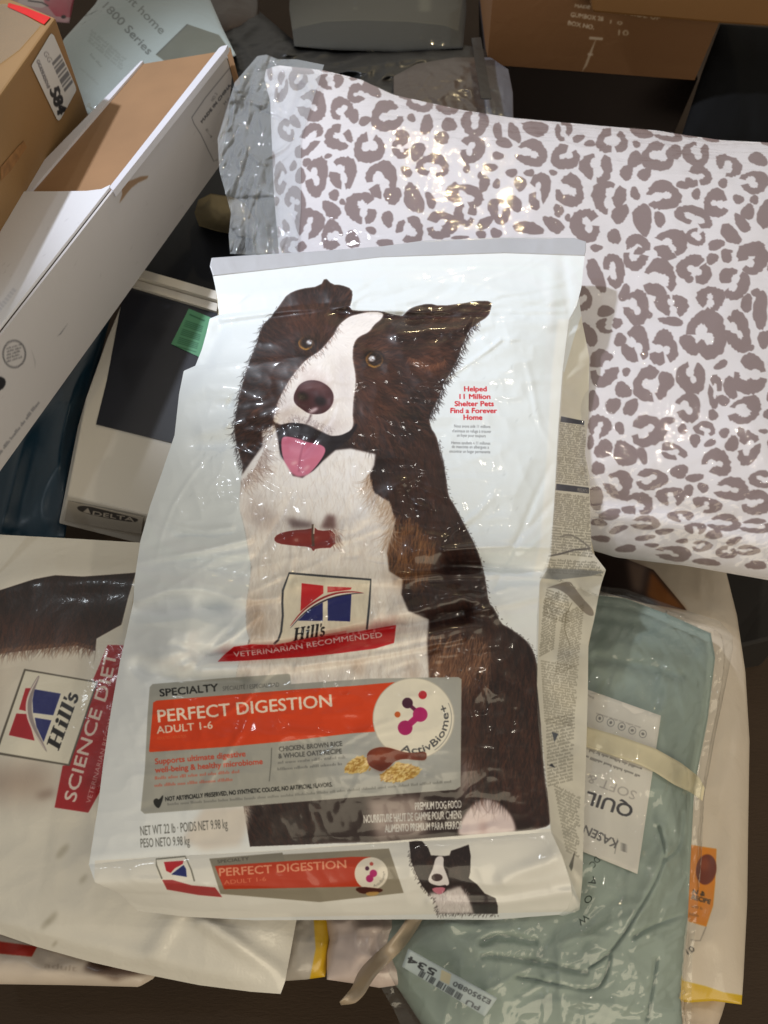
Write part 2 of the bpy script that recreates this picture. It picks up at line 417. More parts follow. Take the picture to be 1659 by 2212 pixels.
def glyphs(txt, bold=0.0):
    """triangles of the words in units of cap height, and their width"""
    if (txt, bold) in _G: return _G[(txt, bold)]
    def tris(t):
        cu = bpy.data.curves.new('words', 'FONT'); cu.body = t; cu.size = 1; cu.dimensions = '2D'; cu.fill_mode = 'FRONT'; cu.resolution_u = 3; cu.offset = bold
        o = bpy.data.objects.new('words', cu); COL.objects.link(o); bpy.context.view_layer.update()
        e = o.evaluated_get(bpy.context.evaluated_depsgraph_get()); me = e.to_mesh(); me.calc_loop_triangles()
        v = np.array([x.co[:2] for x in me.vertices]); f = np.array([x.vertices[:] for x in me.loop_triangles])
        r = v[f]; e.to_mesh_clear(); bpy.data.objects.remove(o); bpy.data.curves.remove(cu); return r
    if ('H', bold) not in _G:
        h = tris('H'); _G[('H', bold)] = (h, h[..., 1].max())
    cap = _G[('H', bold)][1]; t = tris(txt)/cap; t[..., 0] -= t[..., 0].min(); _G[(txt, bold)] = (t, t[..., 0].max())
    return _G[(txt, bold)]
def conv(sx, ox, oy): return lambda *p: np.array(p, float)*sx+np.array([ox, oy])
Z5 = conv(.2976, 438.9, 493.7); Z6 = conv(.2976, 822.9, 493.7); Z9 = conv(.2976, 438.9, 987.5)
ZA = conv(.2976, 274.3, 1399.0); ZB = conv(.3307, 713.2, 1399.0); ZC = conv(.2976, 0, 1097.2)
Z1 = conv(.3307, 0, 0); Z2 = conv(.3307, 438.9, 0); Z3 = conv(.3307, 1110.4, 0); Z7 = conv(.3472, 1165.2, 493.7)
ZD = conv(.3055, 1152, 1152); ZE = conv(.2645, 822.9, 932.6); ZF = conv(.3717, 1042.4, 1700.7); ZG = conv(.3307, 548.6, 1810.4); ZH = conv(.2315, 987.5, 932.6)
Z4 = conv(.3307, 0, 493.7)
cat_ = lambda *a: np.concatenate(a)

def slab_words(cv, origin, dx, up, col, slant=.25):
    """the word mark in heavy slanted serif letters; dx one cap-height along the line, up one cap-height upward"""
    o = np.array(origin, float); dx = np.array(dx, float); up = np.array(up, float)
    def put(pl): 
        q = np.array(pl, float); x = q[:, 0]+q[:, 1]*slant
        return cv.tx(o+x[:, None]*dx+q[:, 1:]*up)
    rc = lambda x0, x1, y0, y1: [(x0, y0), (x1, y0), (x1, y1), (x0, y1)]
    pl = []
    for x in (.08, .62):
        pl += [rc(x, x+.23, 0, 1), rc(x-.10, x+.33, 0, .07), rc(x-.10, x+.33, .93, 1)]
    pl += [rc(.3, .64, .46, .55)]
    pl += [rc(1.12, 1.33, 0, .68), rc(1.03, 1.41, 0, .06), rc(1.04, 1.33, .61, .68)]
    a = np.linspace(0, 2*math.pi, 14)[:-1]; pl += [np.stack([1.225+.12*np.cos(a), .88+.12*np.sin(a)], -1)]
    for x in (1.53, 1.93): pl += [rc(x, x+.21, 0, 1.02), rc(x-.08, x+.29, 0, .06), rc(x-.08, x+.2, .95, 1.02)]
    pl += [[(2.28, 1.02), (2.42, 1.0), (2.38, .72), (2.30, .74)]]
    t = np.linspace(.15, 1.35, 12)*math.pi
    c = [(2.56+.13*math.cos(v), .51+.15*math.sin(v)) for v in t]+[(2.56+.15*math.cos(v), .19+.17*math.sin(v)) for v in np.linspace(.45, -.95, 12)*math.pi]
    c = np.array(c); d = np.gradient(c, axis=0); d /= np.linalg.norm(d, axis=1)[:, None]; n = np.stack([-d[:, 1], d[:, 0]], -1)*.075
    for i in range(len(c)-1): pl.append([c[i]+n[i], c[i+1]+n[i+1], c[i+1]-n[i+1], c[i]-n[i]])
    cv.ink(cv.cover([put(p) for p in pl], 4), col)

# ================================================================ print of the large dog food bag
BAGP = Plane((195, 1955, .64), (1255, 1955, .64), (860, 555, .845))
cv = Canvas(BAGP, [(170, 520), (1330, 520), (1330, 2020), (170, 2020)], 2350, (227, 231, 234))
DK, BK, BR, MB, LB = (38, 25, 25), (23, 16, 18), (76, 45, 36), (98, 60, 46), (140, 94, 66)
WH, WS, BE = (232, 226, 224), (205, 190, 184), (214, 202, 184)
# ground tints: the print's own pale blue fading to cream low down
cv.fill([(300, 540), (1260, 540), (1240, 1250), (250, 1260)], (219, 227, 233), .8, soft=70)
# --- the dog
headL = cat_(Z5((885, 355), (850, 420), (700, 440), (610, 480), (575, 530), (540, 580), (500, 640), (430, 705), (405, 780), (375, 880), (340, 960), (312, 1040), (285, 1130), (262, 1220), (242, 1330), (225, 1450), (228, 1510), (250, 1600), (265, 1650), (290, 1740), (275, 1800), (262, 1960)))
chestL = Z9((265, 300), (262, 380), (300, 520), (330, 700), (350, 800), (330, 950), (308, 1100), (312, 1250), (340, 1340), (260, 1480), (235, 1600), (240, 1700))
bodyR = cat_(Z6((160, 635), (200, 590), (250, 565), (350, 545), (430, 565), (600, 545), (700, 525), (805, 530), (800, 580), (780, 640), (700, 690), (640, 740), (605, 820), (575, 890), (560, 950), (520, 1020), (490, 1080), (460, 1110), (440, 1180), (410, 1250), (385, 1310), (350, 1370), (362, 1450), (400, 1500), (420, 1580), (440, 1680), (455, 1760)),
             ZE((470, 60), (490, 150), (530, 350), (550, 530), (600, 600), (660, 720), (720, 830), (780, 950), (830, 1100), (860, 1250), (880, 1400), (930, 1450), (980, 1570), (1040, 1600), (1130, 1660), (1210, 1730), (1260, 1830), (1282, 1950), (1288, 2074)),
             ZB((1366, 300), (1380, 600), (1400, 850), (1430, 1000), (1445, 1150), (1400, 1180), (1210, 1215), (800, 1250), (300, 1280)))
lowL = [(540, 1822), (556, 1790), (556, 1740), (545, 1700), (512, 1660)]
topE = Z5((1440, 635), (1370, 625), (1290, 600), (1210, 600), (1130, 600), (1060, 590), (1085, 500), (1080, 440), (1000, 410), (935, 408))
dog = cat_(headL, chestL, np.array(lowL[::-1], float), bodyR[::-1], topE)
dog = smooth(dog, 1, True); cv.fill(dog, DK)
DOGM = cv.mask(dog)
cv.clip = DOGM
# big brown fields
cv.fill(Z5((560, 560), (760, 520), (960, 640), (900, 780), (700, 780), (560, 720)), BR, .8, soft=14)
cv.fill(Z5((480, 700), (640, 860), (640, 1050), (520, 1220), (430, 1330), (440, 1000)), (52, 32, 30), .9, soft=14)
cv.fill(Z5((400, 760), (470, 760), (440, 1000), (420, 1280), (300, 1290), (330, 1050)), BK, .8, soft=12)
cv.fill(Z5((1090, 800), (1330, 770), (1390, 900), (1380, 1350), (1280, 1560), (1090, 1500), (1100, 1250)), (68, 42, 35), .9, soft=12)
cv.fill(Z6((200, 940), (360, 860), (520, 900), (420, 1060), (300, 1120), (200, 1060)), (92, 54, 40), .8, soft=16)
cv.fill(Z6((400, 600), (700, 545), (780, 600), (560, 700), (360, 740)), (50, 32, 28), .9, soft=12)
cv.fill(Z6((20, 1300), (150, 1150), (220, 1120), (160, 1300), (80, 1500), (0, 1700)), (98, 62, 48), .6, soft=14)
cv.fill(Z6((150, 1150), (300, 1120), (340, 1350), (300, 1500), (120, 1560), (60, 1500)), BK, .7, soft=20)
cv.fill(Z6((200, 1500), (400, 1560), (440, 1800), (420, 2000), (150, 2050), (80, 1800)), (62, 38, 33), .8, soft=24)
cv.fill(ZE((0, 150), (200, 60), (260, 330), (120, 420), (-100, 400)), BK, .6, soft=22)
cv.fill(ZE((200, 350), (500, 400), (560, 700), (500, 1000), (250, 900), (180, 600)), (60, 36, 31), .8, soft=24)
cv.fill(ZE((60, 700), (250, 760), (480, 900), (400, 1180), (140, 1190), (20, 1000)), (104, 66, 40), .75, soft=20)
cv.fill(ZE((400, 1650), (700, 1600), (900, 1700), (1000, 1900), (800, 2100), (420, 2050)), (98, 62, 44), .85, soft=22)
cv.fill(ZE((420, 1900), (560, 1800), (760, 1850), (800, 2100), (430, 2100)), (150, 108, 80), .7, soft=16)
cv.fill(ZB((870, 300), (960, 350), (1000, 700), (960, 980), (870, 960)), (92, 60, 48), .85, soft=16)
cv.fill(ZB((1000, 250), (1340, 250), (1380, 800), (1200, 950), (1010, 900)), (46, 30, 28), .8, soft=26)
cv.fill(ZB((1150, 750), (1400, 900), (1420, 1130), (1250, 1120), (1120, 980)), (66, 38, 34), .8, soft=20)
# chest
chest = cat_(Z5((262, 1960), (275, 1800), (330, 1720), (430, 1580), (430, 1470), (520, 1420), (560, 1640), (650, 1800), (720, 1815), (800, 1760), (870, 1690), (960, 1612), (1070, 1600), (1250, 1640), (1240, 1720), (1200, 1800)),
             Z9((1180, 200), (1235, 260), (1350, 330), (1385, 450), (1345, 600), (1335, 700), (1350, 830), (1450, 890), (1440, 1000), (1490, 1120), (1640, 1180), (1625, 1350), (1645, 1700), (240, 1700), (235, 1600), (260, 1480), (340, 1340), (312, 1250), (308, 1100), (330, 950), (350, 800), (330, 700), (300, 520), (262, 380)))
cv.fill(chest, (236, 232, 232)); CHM = cv.mask(chest); cv.clip = CHM
cv.fill(Z9((300, 550), (600, 700), (1250, 700), (1400, 900), (1600, 1300), (1600, 1700), (250, 1700), (330, 1200)), (226, 218, 206), .7, soft=40)
cv.fill(Z9((300, 1000), (430, 1050), (480, 1250), (420, 1400), (320, 1330)), (150, 122, 100), .7, soft=16)
cv.fill(Z9((340, 320), (520, 420), (560, 520), (440, 520), (330, 420)), (150, 130, 126), .5, soft=14)
cv.fill(Z9((1300, 830), (1480, 860), (1470, 1100), (1440, 1180), (1480, 1000)), (140, 100, 66), .7, soft=14)
cv.fill(Z9((1080, 1480), (1150, 1480), (1160, 1600), (1090, 1560)), (150, 110, 80), .6, soft=8)
cv.fill(Z9((1480, 1500), (1560, 1500), (1560, 1640), (1490, 1640)), (170, 140, 120), .6, soft=10)
# lower body below the panel
cv.clip = None
cv.fill([(512, 1660), (990, 1640), (1100, 1790), (985, 1812), (540, 1830)], (44, 30, 29))
cv.fill(ZA((560, 1160), (900, 1150), (880, 1290), (820, 1440), (560, 1480), (400, 1400)), (214, 205, 196), .9, soft=6)
cv.fill(ZB((240, 990), (590, 980), (640, 1220), (300, 1260)), (160, 144, 138), .95, soft=8)
cv.fill(ZB((870, 1110), (930, 1020), (1010, 985), (1100, 1010), (1180, 1090), (1215, 1180), (1205, 1215), (850, 1240), (830, 1200)), (222, 205, 205), 1, sm=2)
cv.fill(ZB((985, 1130), (1015, 1140), (1010, 1235), (985, 1240)), (170, 130, 126), .6, soft=6)
cv.fill(ZB((870, 700), (930, 780), (930, 960), (865, 980)), (206, 184, 180), .8, soft=12)
# face
blaze = Z5((1215, 605), (1310, 612), (1300, 655), (1240, 700), (1205, 755), (1120, 790), (1088, 850), (1084, 950), (1106, 1060), (1106, 1150), (1090, 1250), (1085, 1350), (1092, 1430), (1066, 1478), (1000, 1503), (930, 1510), (870, 1480), (760, 1420), (640, 1408), (560, 1430), (500, 1400), (530, 1300), (560, 1220), (620, 1110), (680, 1030), (750, 950), (850, 890), (900, 830), (950, 770), (985, 700), (1060, 640), (1120, 625))
cv.fill(blaze, WH, sm=2)
cv.fill(Z5((600, 1200), (700, 1360), (860, 1400), (1000, 1380), (1060, 1420), (950, 1500), (760, 1410), (560, 1425), (520, 1380)), (196, 182, 182), .6, soft=12)
cv.fill(Z5((980, 900), (1060, 950), (1090, 1150), (1070, 1330), (1000, 1260), (960, 1080)), (206, 198, 200), .6, soft=12)
cv.ell(Z5((805, 1080))[0], 42, 16, (214, 200, 198), 20, .7, soft=8)
mouth = Z5((548, 1432), (640, 1408), (740, 1425), (830, 1470), (930, 1512), (1000, 1505), (1070, 1470), (1115, 1410), (1120, 1440), (1060, 1535), (960, 1605), (885, 1650), (862, 1690), (820, 1745), (760, 1790), (640, 1750), (575, 1680), (552, 1640))
cv.fill(mouth, (26, 18, 24), sm=1)
tongue = Z5((565, 1525), (600, 1508), (700, 1530), (755, 1555), (850, 1568), (893, 1600), (872, 1660), (800, 1755), (750, 1795), (700, 1808), (650, 1792), (600, 1720), (570, 1640))
cv.fill(tongue, (206, 118, 146), sm=2)
cv.fill(Z5((570, 1530), (700, 1535), (860, 1580), (840, 1620), (700, 1580), (590, 1580)), (164, 76, 106), .6, soft=8)
cv.fill(Z5((640, 1600), (700, 1590), (700, 1760), (650, 1740)), (224, 146, 170), .5, soft=8)
cv.line(Z5((735, 1550), (715, 1610), (700, 1680), (695, 1770)), 3, (150, 70, 98), .7, soft=1)
cv.ell(Z5((660, 1705))[0], 7, 3, (240, 196, 208), -20, .8, soft=2); cv.ell(Z5((750, 1740))[0], 8, 3, (240, 200, 212), -40, .6, soft=2)
nose = Z5((670, 1180), (700, 1130), (760, 1102), (840, 1105), (910, 1145), (948, 1200), (945, 1270), (905, 1325), (850, 1352), (770, 1350), (710, 1310), (660, 1270), (655, 1220))
cv.fill(nose, (64, 34, 38), sm=2)
cv.fill(Z5((700, 1140), (770, 1115), (860, 1125), (920, 1175), (880, 1190), (790, 1165), (710, 1180)), (116, 82, 84), .75, soft=7)
cv.fill(Z5((860, 1220), (930, 1220), (930, 1280), (870, 1310)), (92, 52, 56), .7, soft=6)
cv.ell(Z5((725, 1220))[0], 12, 9, (26, 14, 18), 20, 1, soft=3); cv.ell(Z5((852, 1255))[0], 13, 10, (26, 14, 18), 20, 1, soft=3)
cv.line(Z5((785, 1350), (770, 1390), (748, 1420)), 4, (70, 48, 50), .8, soft=1)
cv.ell(Z5((800, 1322))[0], 11, 4, (226, 206, 212), -28, .8, soft=2)
# eyes
for c, r, rot in (((745, 832), 15.5, -8), ((1243, 952), 18, 10)):
    e = Z5(c)[0]
    cv.ell(e, r*1.75, r*1.35, (34, 22, 20), rot, .8, soft=5)
    cv.ell(e, r*1.05, r, (150, 104, 46), rot); cv.ell(e+[1.5, -.5], r*.9, r*.9, (28, 18, 16), rot, 1, soft=2)
    cv.line(cat_(e[None]+np.array([[-r*.8, r*.55], [0, r*.95], [r*.75, r*.6]])), 3, (190, 142, 62), .7, soft=1)
    cv.line(e+np.array([[-r*1.3, -r*.2], [-r*.5, -r*.95], [r*.5, -r*.95], [r*1.3, -r*.1]]), 5, (22, 14, 14), .9, soft=1)
cv.ell(Z5((770, 828))[0], 6, 5, (232, 236, 244), 0, .95, soft=1); cv.ell(Z5((1225, 947))[0], 7, 6, (236, 240, 246), 0, .95, soft=1)
cv.line(Z5((1210, 870), (1290, 880), (1350, 940)), 5, (120, 84, 66), .5, soft=3); cv.line(Z5((690, 790), (760, 770), (810, 790)), 5, (104, 70, 54), .5, soft=3)
cv.clip = None
# --- fur laid hair by hair
flow = lambda cx, cy, add=0: (lambda q: np.degrees(np.arctan2(q[:, 1]-cy, q[:, 0]-cx))+add)
BLM = cv.mask(blaze, 2)*(1-cv.mask(nose, 2))*(1-cv.mask(mouth))
fc = Z5((860, 1000))[0]
head = cat_(headL[:20], Z5((430, 1600), (540, 1440), (640, 1300)), Z6((60, 1700), (300, 1600), (350, 1370)), bodyR[:26][::-1], topE)
nb_ = np.clip(DOGM-CHM, 0, 1)*(1-BLM)*(1-cv.mask(mouth))*(1-cv.mask(nose, 2))
for e_ in ((745, 832), (1243, 952)): nb_ = nb_*(1-cv.mask(np.stack([Z5(e_)[0][0]+24*np.cos(np.linspace(0, 6.28, 20)), Z5(e_)[0][1]+20*np.sin(np.linspace(0, 6.28, 20))], -1)))
cv.fur(head, 900, flow(fc[0], fc[1], 8), 40, [BK, (100, 60, 46), (84, 50, 40), DK, (120, 76, 58)], .8, 16, .4, 2.0, seed=41, clip=nb_)
cv.fur(cat_(bodyR[22:52], Z9((1640, 1180), (1440, 1000), (1350, 820), (1385, 450), (1200, 120))), 900, 82, 70, [BK, (72, 43, 35), (58, 36, 31), DK, (92, 56, 43)], .8, 12, .4, 2.0, seed=42, clip=nb_)
cv.soften(nb_, 2)
cv.fur(chest, 800, 92, 70, [(244, 240, 238), (196, 182, 174), (176, 160, 150), (236, 230, 226)], .5, 12, .4, 1.5, seed=43, clip=CHM)
cv.soften(CHM, 2)
HC = CHM*np.clip(cv.mask(Z9((200, -200), (1300, -200), (1300, 420), (200, 420))), 0, 1)
cv.clip = CHM; cv.fill(Z9((330, 120), (520, -100), (700, 140), (1000, -20), (1180, 60), (1230, 300), (1280, 480), (900, 420), (520, 330)), (248, 246, 248), .75, soft=22); cv.fill(Z9((330, 300), (430, 330), (540, 470), (420, 520), (320, 430)), (176, 160, 156), .5, soft=12); cv.clip = None
cv.fur(chest, 1600, 80, 40, [(246, 243, 243), (240, 236, 238), (214, 206, 208)], .35, 14, .4, seed=44, clip=HC)
cv.fur(head, 5200, flow(fc[0], fc[1], 8), 24, [DK, BR, BK, (70, 44, 38), (92, 62, 50)], .5, 22, .5, seed=1, clip=DOGM*(1-cv.mask(blaze))*(1-cv.mask(mouth)))
cv.fur(None, 280, lambda q: np.full(len(q), 120.0), 15, [BK, DK, BK], .6, 26, .6, 1.0, seed=2, edge=headL[5:20])
cv.fur(None, 230, lambda q: np.full(len(q), 62.0), 15, [BK, DK], .9, 25, .5, 1.2, seed=3, edge=bodyR[10:22])
cv.fur(None, 240, lambda q: np.full(len(q), 40.0), 6, [BK, DK], .6, 30, .5, seed=4, edge=bodyR[24:50])
cv.fur(None, 260, lambda q: np.full(len(q), 95.0), 17, [LB, MB, BR], .5, 20, .5, seed=5, edge=Z6((200, 940), (360, 1000), (470, 960)))
bm = DOGM*(1-CHM)
cv.fur(cat_(bodyR[22:52], Z9((1640, 1180), (1440, 1000), (1350, 820), (1385, 450), (1200, 120))), 5200, 82, 34, [DK, BK, (58, 36, 31), (70, 43, 34), (56, 35, 30)], .45, 16, .5, seed=6, clip=bm)
cv.fur(ZE((30, 640), (260, 700), (460, 900), (380, 1190), (120, 1190), (0, 1000)), 700, 98, 44, [(128, 84, 50), (96, 60, 38), (150, 104, 66)], .5, 10, .4, seed=7, clip=bm)
cv.fur(ZE((400, 1650), (900, 1650), (900, 2100), (410, 2100)), 900, 102, 48, [(150, 106, 74), (96, 60, 44), (176, 134, 104), (60, 38, 32)], .45, 10, .4, seed=8, clip=bm)
cv.fur(ZB((870, 150), (1340, 150), (1400, 1000), (900, 1000)), 1800, 95, 44, [DK, BR, (92, 58, 44), BK], .4, 10, .4, seed=9, clip=bm)
cv.fur(chest, 4200, 92, 34, [(244, 240, 238), (210, 198, 190), (190, 174, 164), (234, 228, 224)], .22, 14, .45, seed=10, clip=CHM)
cv.fur(None, 420, 112, 46, [(226, 218, 212), (200, 182, 166), (150, 116, 90)], .55, 14, .7, seed=11, edge=Z9((1200, 120), (1235, 260), (1350, 330), (1385, 450), (1345, 600)), clip=DOGM)
cv.fur(None, 260, 60, 40, [(226, 218, 216), (196, 180, 172), (120, 92, 84)], .5, 20, .7, seed=12, edge=Z9((280, 180), (400, 60), (450, -60)), clip=DOGM)
cv.fur(None, 150, 70, 15, [BR, DK, MB], .6, 25, .6, seed=13, edge=blaze[18:30], clip=DOGM)
cv.fur(blaze, 1500, flow(fc[0]+20, fc[1]-60, 0), 12, [WH, (216, 208, 208), (240, 236, 234)], .3, 16, .3, seed=14, clip=BLM)
cv.fur(Z5((640, 1340), (800, 1380), (950, 1440), (920, 1500), (760, 1410), (600, 1410)), 160, 70, 12, [(110, 92, 94), (170, 156, 158)], .4, 30, .4, seed=15, clip=BLM)
cv.fur(ZA((850, 1120), (1400, 1130), (1400, 1400), (860, 1400)), 700, 65, 26, [BK, DK, BR], .4, 15, .4, seed=16, clip=cv.mask([(512, 1660), (990, 1640), (1100, 1790), (985, 1812), (540, 1830)]))
cv.soften(np.clip(DOGM+.0, 0, 1)*.55, 1, 1)
# name tag on the chest
tagp = Z9((510, 600), (540, 560), (640, 535), (780, 525), (800, 505), (840, 540), (955, 530), (960, 660), (815, 665), (800, 690), (780, 655), (650, 645), (540, 630))
cv.fill(tagp, (128, 44, 40), sm=1); cv.fill(Z9((600, 440), (700, 460), (800, 480), (790, 520), (640, 520)), (62, 40, 42), .7, soft=5)
cv.fill(Z9((850, 520), (900, 420), (960, 430), (965, 530)), (86, 52, 50), .8, soft=4)
cv.line(Z9((798, 490), (795, 580), (800, 650)), 6, (80, 62, 52), .9); cv.line(Z9((806, 490), (803, 560)), 2.5, (236, 226, 214), .9)
cv.fur(Z9((900, 500), (1000, 520), (1000, 640), (930, 640)), 60, 60, 24, [(200, 180, 170), (120, 80, 70)], .5, 20, .5, seed=17)
# --- the maker's emblem and red ribbon
frame = Z9((620, 843), (1218, 890), (1205, 1080), (1185, 1255), (1000, 1300), (520, 1370), (560, 1290), (576, 1150), (572, 980))
cv.fill(frame, (216, 206, 178), .55, soft=2)
cv.line(Z9((1188, 1255), (1205, 1080), (1217, 892), (900, 868), (624, 845), (578, 970), (574, 1060), (578, 1150), (566, 1270), (545, 1330), (512, 1362)), 4.6, (58, 60, 66))
cv.fill(Z9((715, 918), (872, 936), (872, 992), (800, 1045), (706, 1122)), (190, 26, 34)); cv.fill(Z9((902, 942), (1078, 950), (1070, 965), (902, 985)), (186, 34, 42))
cv.fill(Z9((688, 1190), (770, 1110), (868, 1058), (868, 1192)), (24, 30, 98)); cv.fill(Z9((904, 1038), (1000, 1005), (1076, 998), (1066, 1196), (904, 1190)), (24, 30, 98))
for off, c, wd in ((0, (236, 228, 216), 7), (-12, (150, 30, 34), 4), (14, (40, 30, 48), 3)):
    cv.line(smooth(Z9((632, 1236+off*.6), (720, 1130+off), (830, 1052+off), (950, 1003+off), (1080, 985+off*.6), (1165, 990)), 2), wd, c, 1, taper=True)
slab_words(cv, Z9((655, 1338))[0], np.array([.985, -.17])*24.5, np.array([-.10, -.99])*27, (14, 12, 14))
ban = Z9((105, 1488), (150, 1440), (222, 1380), (350, 1362), (520, 1366), (760, 1320), (1000, 1288), (1200, 1256), (1400, 1222), (1392, 1300), (1385, 1352), (1250, 1392), (1000, 1425), (750, 1452), (500, 1468), (300, 1480))
cv.fill(ban, (196, 30, 36))
cv.text('VETERINARIAN RECOMMENDED', Z9((222, 1455), (500, 1425), (750, 1388), (1000, 1345), (1300, 1310)), 11, (238, 214, 208), .005)
cv.text('SCIENCE DIET', Z9((268, 1408), (560, 1382), (800, 1342), (1040, 1300), (1290, 1268)), 10, (240, 216, 210), .0, .45)
cv.fill(Z9((640, 1338), (1040, 1262), (1040, 1290), (1000, 1290), (650, 1352)), (196, 30, 36), .35)
# --- the grey and orange panel
GY = (164, 163, 156); GY2 = (176, 178, 177)
panel = cat_(ZA((185, 268), (700, 225), (1170, 193), (1184, 200), (1190, 268), (1500, 246)), np.array([[800, 1467], [990, 1463.5], [997, 1468], [995, 1700], [984, 1707], [800, 1721], [600, 1737], [312, 1759], [304, 1752]], float), ZA((130, 880), (150, 480), (165, 290)))
cv.fill(panel, GY)
cv.clip = cv.mask(panel)
cv.fill([(700, 1480), (994, 1468), (993, 1700), (700, 1726)], GY2, .8, soft=30)
orange = cat_(ZA((190, 402), (215, 388), (700, 350), (1200, 310)), np.array([[760, 1483], [905, 1470], [905, 1575], [760, 1585]], float), ZA((1150, 683), (700, 725), (165, 762), (160, 752), (178, 560)))
cv.fill(orange, (219, 66, 18)); cv.clip = cv.mask(orange); cv.fill(ZA((200, 420), (900, 360), (900, 700), (180, 740)), (206, 56, 14), .6, soft=40)
cv.clip = None
cv.text('SPECIALTY', ZA((240, 358), (662, 318)), 15.5, (22, 22, 22), .012)
cv.text('SPÉCIALITÉ / ESPECIALIDAD', ZA((696, 316), (1105, 286)), 9, (92, 92, 90))
cv.text('PERFECT DIGESTION', ZA((228, 545), (800, 490), (1488, 430)), 26, (240, 222, 206), .016)
cv.text('ADULT 1-6', ZA((218, 628), (622, 590)), 15.5, (240, 214, 196), .012)
cv.text('ADULTES / ADULTOS', ZA((218, 672), (430, 655)), 6, (226, 120, 76), .0, .8)
cv.text('Supports ultimate digestive', ZA((205, 850), (860, 792)), 12, (196, 74, 54), .01)
cv.text('well-being & healthy microbiome', ZA((205, 912), (985, 848)), 12, (196, 74, 54), .01)
cv.smalltext(ZA((203, 962), (826, 912)), 7, (196, 88, 68), .75, 1); cv.smalltext(ZA((200, 1015), (796, 968)), 7, (196, 88, 68), .75, 2)
cv.line(ZA((1050, 730), (1045, 850), (1032, 975)), 1.8, (96, 96, 92), .9)
cv.text('CHICKEN, BROWN RICE', ZA((1105, 757), (1562, 716)), 10, (88, 88, 86), .004); cv.text('& WHOLE OATS RECIPE', ZA((1100, 808), (1560, 770)), 10, (88, 88, 86), .004)
cv.smalltext(ZA((1095, 848), (1600, 806)), 6.5, (98, 98, 98), .7, 3); cv.smalltext(ZA((1092, 896), (1562, 856)), 6.5, (98, 98, 98), .7, 4)
cv.text('NOT ARTIFICIALLY PRESERVED, NO SYNTHETIC COLORS, NO ARTIFICIAL FLAVORS.', cat_(ZA((280, 1118)), np.array([[500, 1718], [718, 1700]], float)), 9, (44, 44, 42), .004)
cv.smalltext([(362, 1741), (620, 1722), (985, 1691)], 6, (110, 110, 106), .75, 5)
cv.fill(ZA((190, 1110), (215, 1095), (232, 1110), (262, 1068), (262, 1100), (236, 1170), (215, 1165), (195, 1140)), (36, 36, 34), sm=1)
cc = np.array([893.5, 1553.0])
cv.ell(cc, 88.5, 88, (196, 190, 178), 0, 1, n=80); cv.ell(cc, 86.5, 86, (236, 230, 214), 0, 1, n=80)
m = [ZB(q)[0] for q in ((505, 365), (588, 440), (490, 527), (604, 312), (440, 440))]
cv.line([m[0], (m[0]+m[1])/2, m[1]], 8, (100, 24, 70)); cv.line([m[1], (m[1]+m[2])/2, m[2]], 14, (182, 22, 106))
for q, r, c in zip(m, (11.6, 15.8, 15.8, 9, 6.4), ((66, 20, 50), (182, 22, 106), (172, 20, 100), (192, 28, 46), (202, 92, 34))): cv.ell(q, r, r, c)
t = np.radians(np.linspace(112, -24, 50)); arc = cc+np.stack([np.cos(t), np.sin(t)], -1)*75.5
cv.text('ActivBiome+', arc, 15, (84, 84, 86), .004)
cv.line(cc+np.stack([np.cos(t[20:]), np.sin(t[20:])], -1)*82, 1.6, (120, 120, 120), .7)
drum = ZB((236, 720), (250, 680), (300, 655), (370, 652), (430, 670), (500, 690), (560, 690), (618, 682), (632, 700), (626, 740), (560, 738), (480, 728), (420, 745), (390, 780), (340, 815), (300, 800), (250, 775))
gr = np.random.default_rng(5)
for pts, nn in ((ZB((88, 790), (140, 735), (200, 706), (250, 730), (260, 800), (180, 825), (100, 822)), 70), (ZB((318, 840), (390, 790), (440, 752), (540, 770), (600, 800), (560, 850), (440, 885), (340, 870)), 120)):
    cv.fill(pts, (196, 158, 82), sm=2)
    for q in pts.mean(0)+gr.uniform(-1, 1, (nn*3, 2))*(np.ptp(pts, 0)/2):
        if inside(q[None], pts)[0]: cv.ell(q, 4.2, 1.7, [(216, 184, 112), (170, 126, 58), (232, 206, 142)][gr.integers(3)], gr.uniform(-60, 0), .9, n=10)
cv.fill(drum, (112, 42, 22), sm=2)
cv.fill(ZB((260, 700), (330, 668), (420, 690), (500, 702), (420, 715), (330, 720), (280, 750)), (150, 68, 36), .8, soft=6)
cv.fill(ZB((260, 770), (330, 780), (400, 750), (340, 810), (300, 800)), (70, 24, 14), .7, soft=5); cv.fill(ZB((560, 700), (622, 694), (620, 735), (570, 732)), (92, 40, 24), .8, soft=3)
# --- weights and small print under the panel
NG = (74, 74, 70)
cv.text('NET WT 22 lb · POIDS NET 9.98 kg', [(304, 1806), (492, 1790)], 20, NG, 0, .9); cv.text('PESO NETO 9.98 kg', [(304, 1832), (410, 1826)], 19, NG, 0, .9)
cv.text('PREMIUM DOG FOOD', [(897, 1751), (997, 1746)], 16, (214, 212, 208), .004); cv.text('NOURRITURE HAUT DE GAMME POUR CHIENS', [(786, 1779), (997, 1769)], 17, (206, 204, 200), .004); cv.text('ALIMENTO PREMIUM PARA PERROS', [(832, 1799), (998, 1791)], 16, (206, 204, 200), .004)
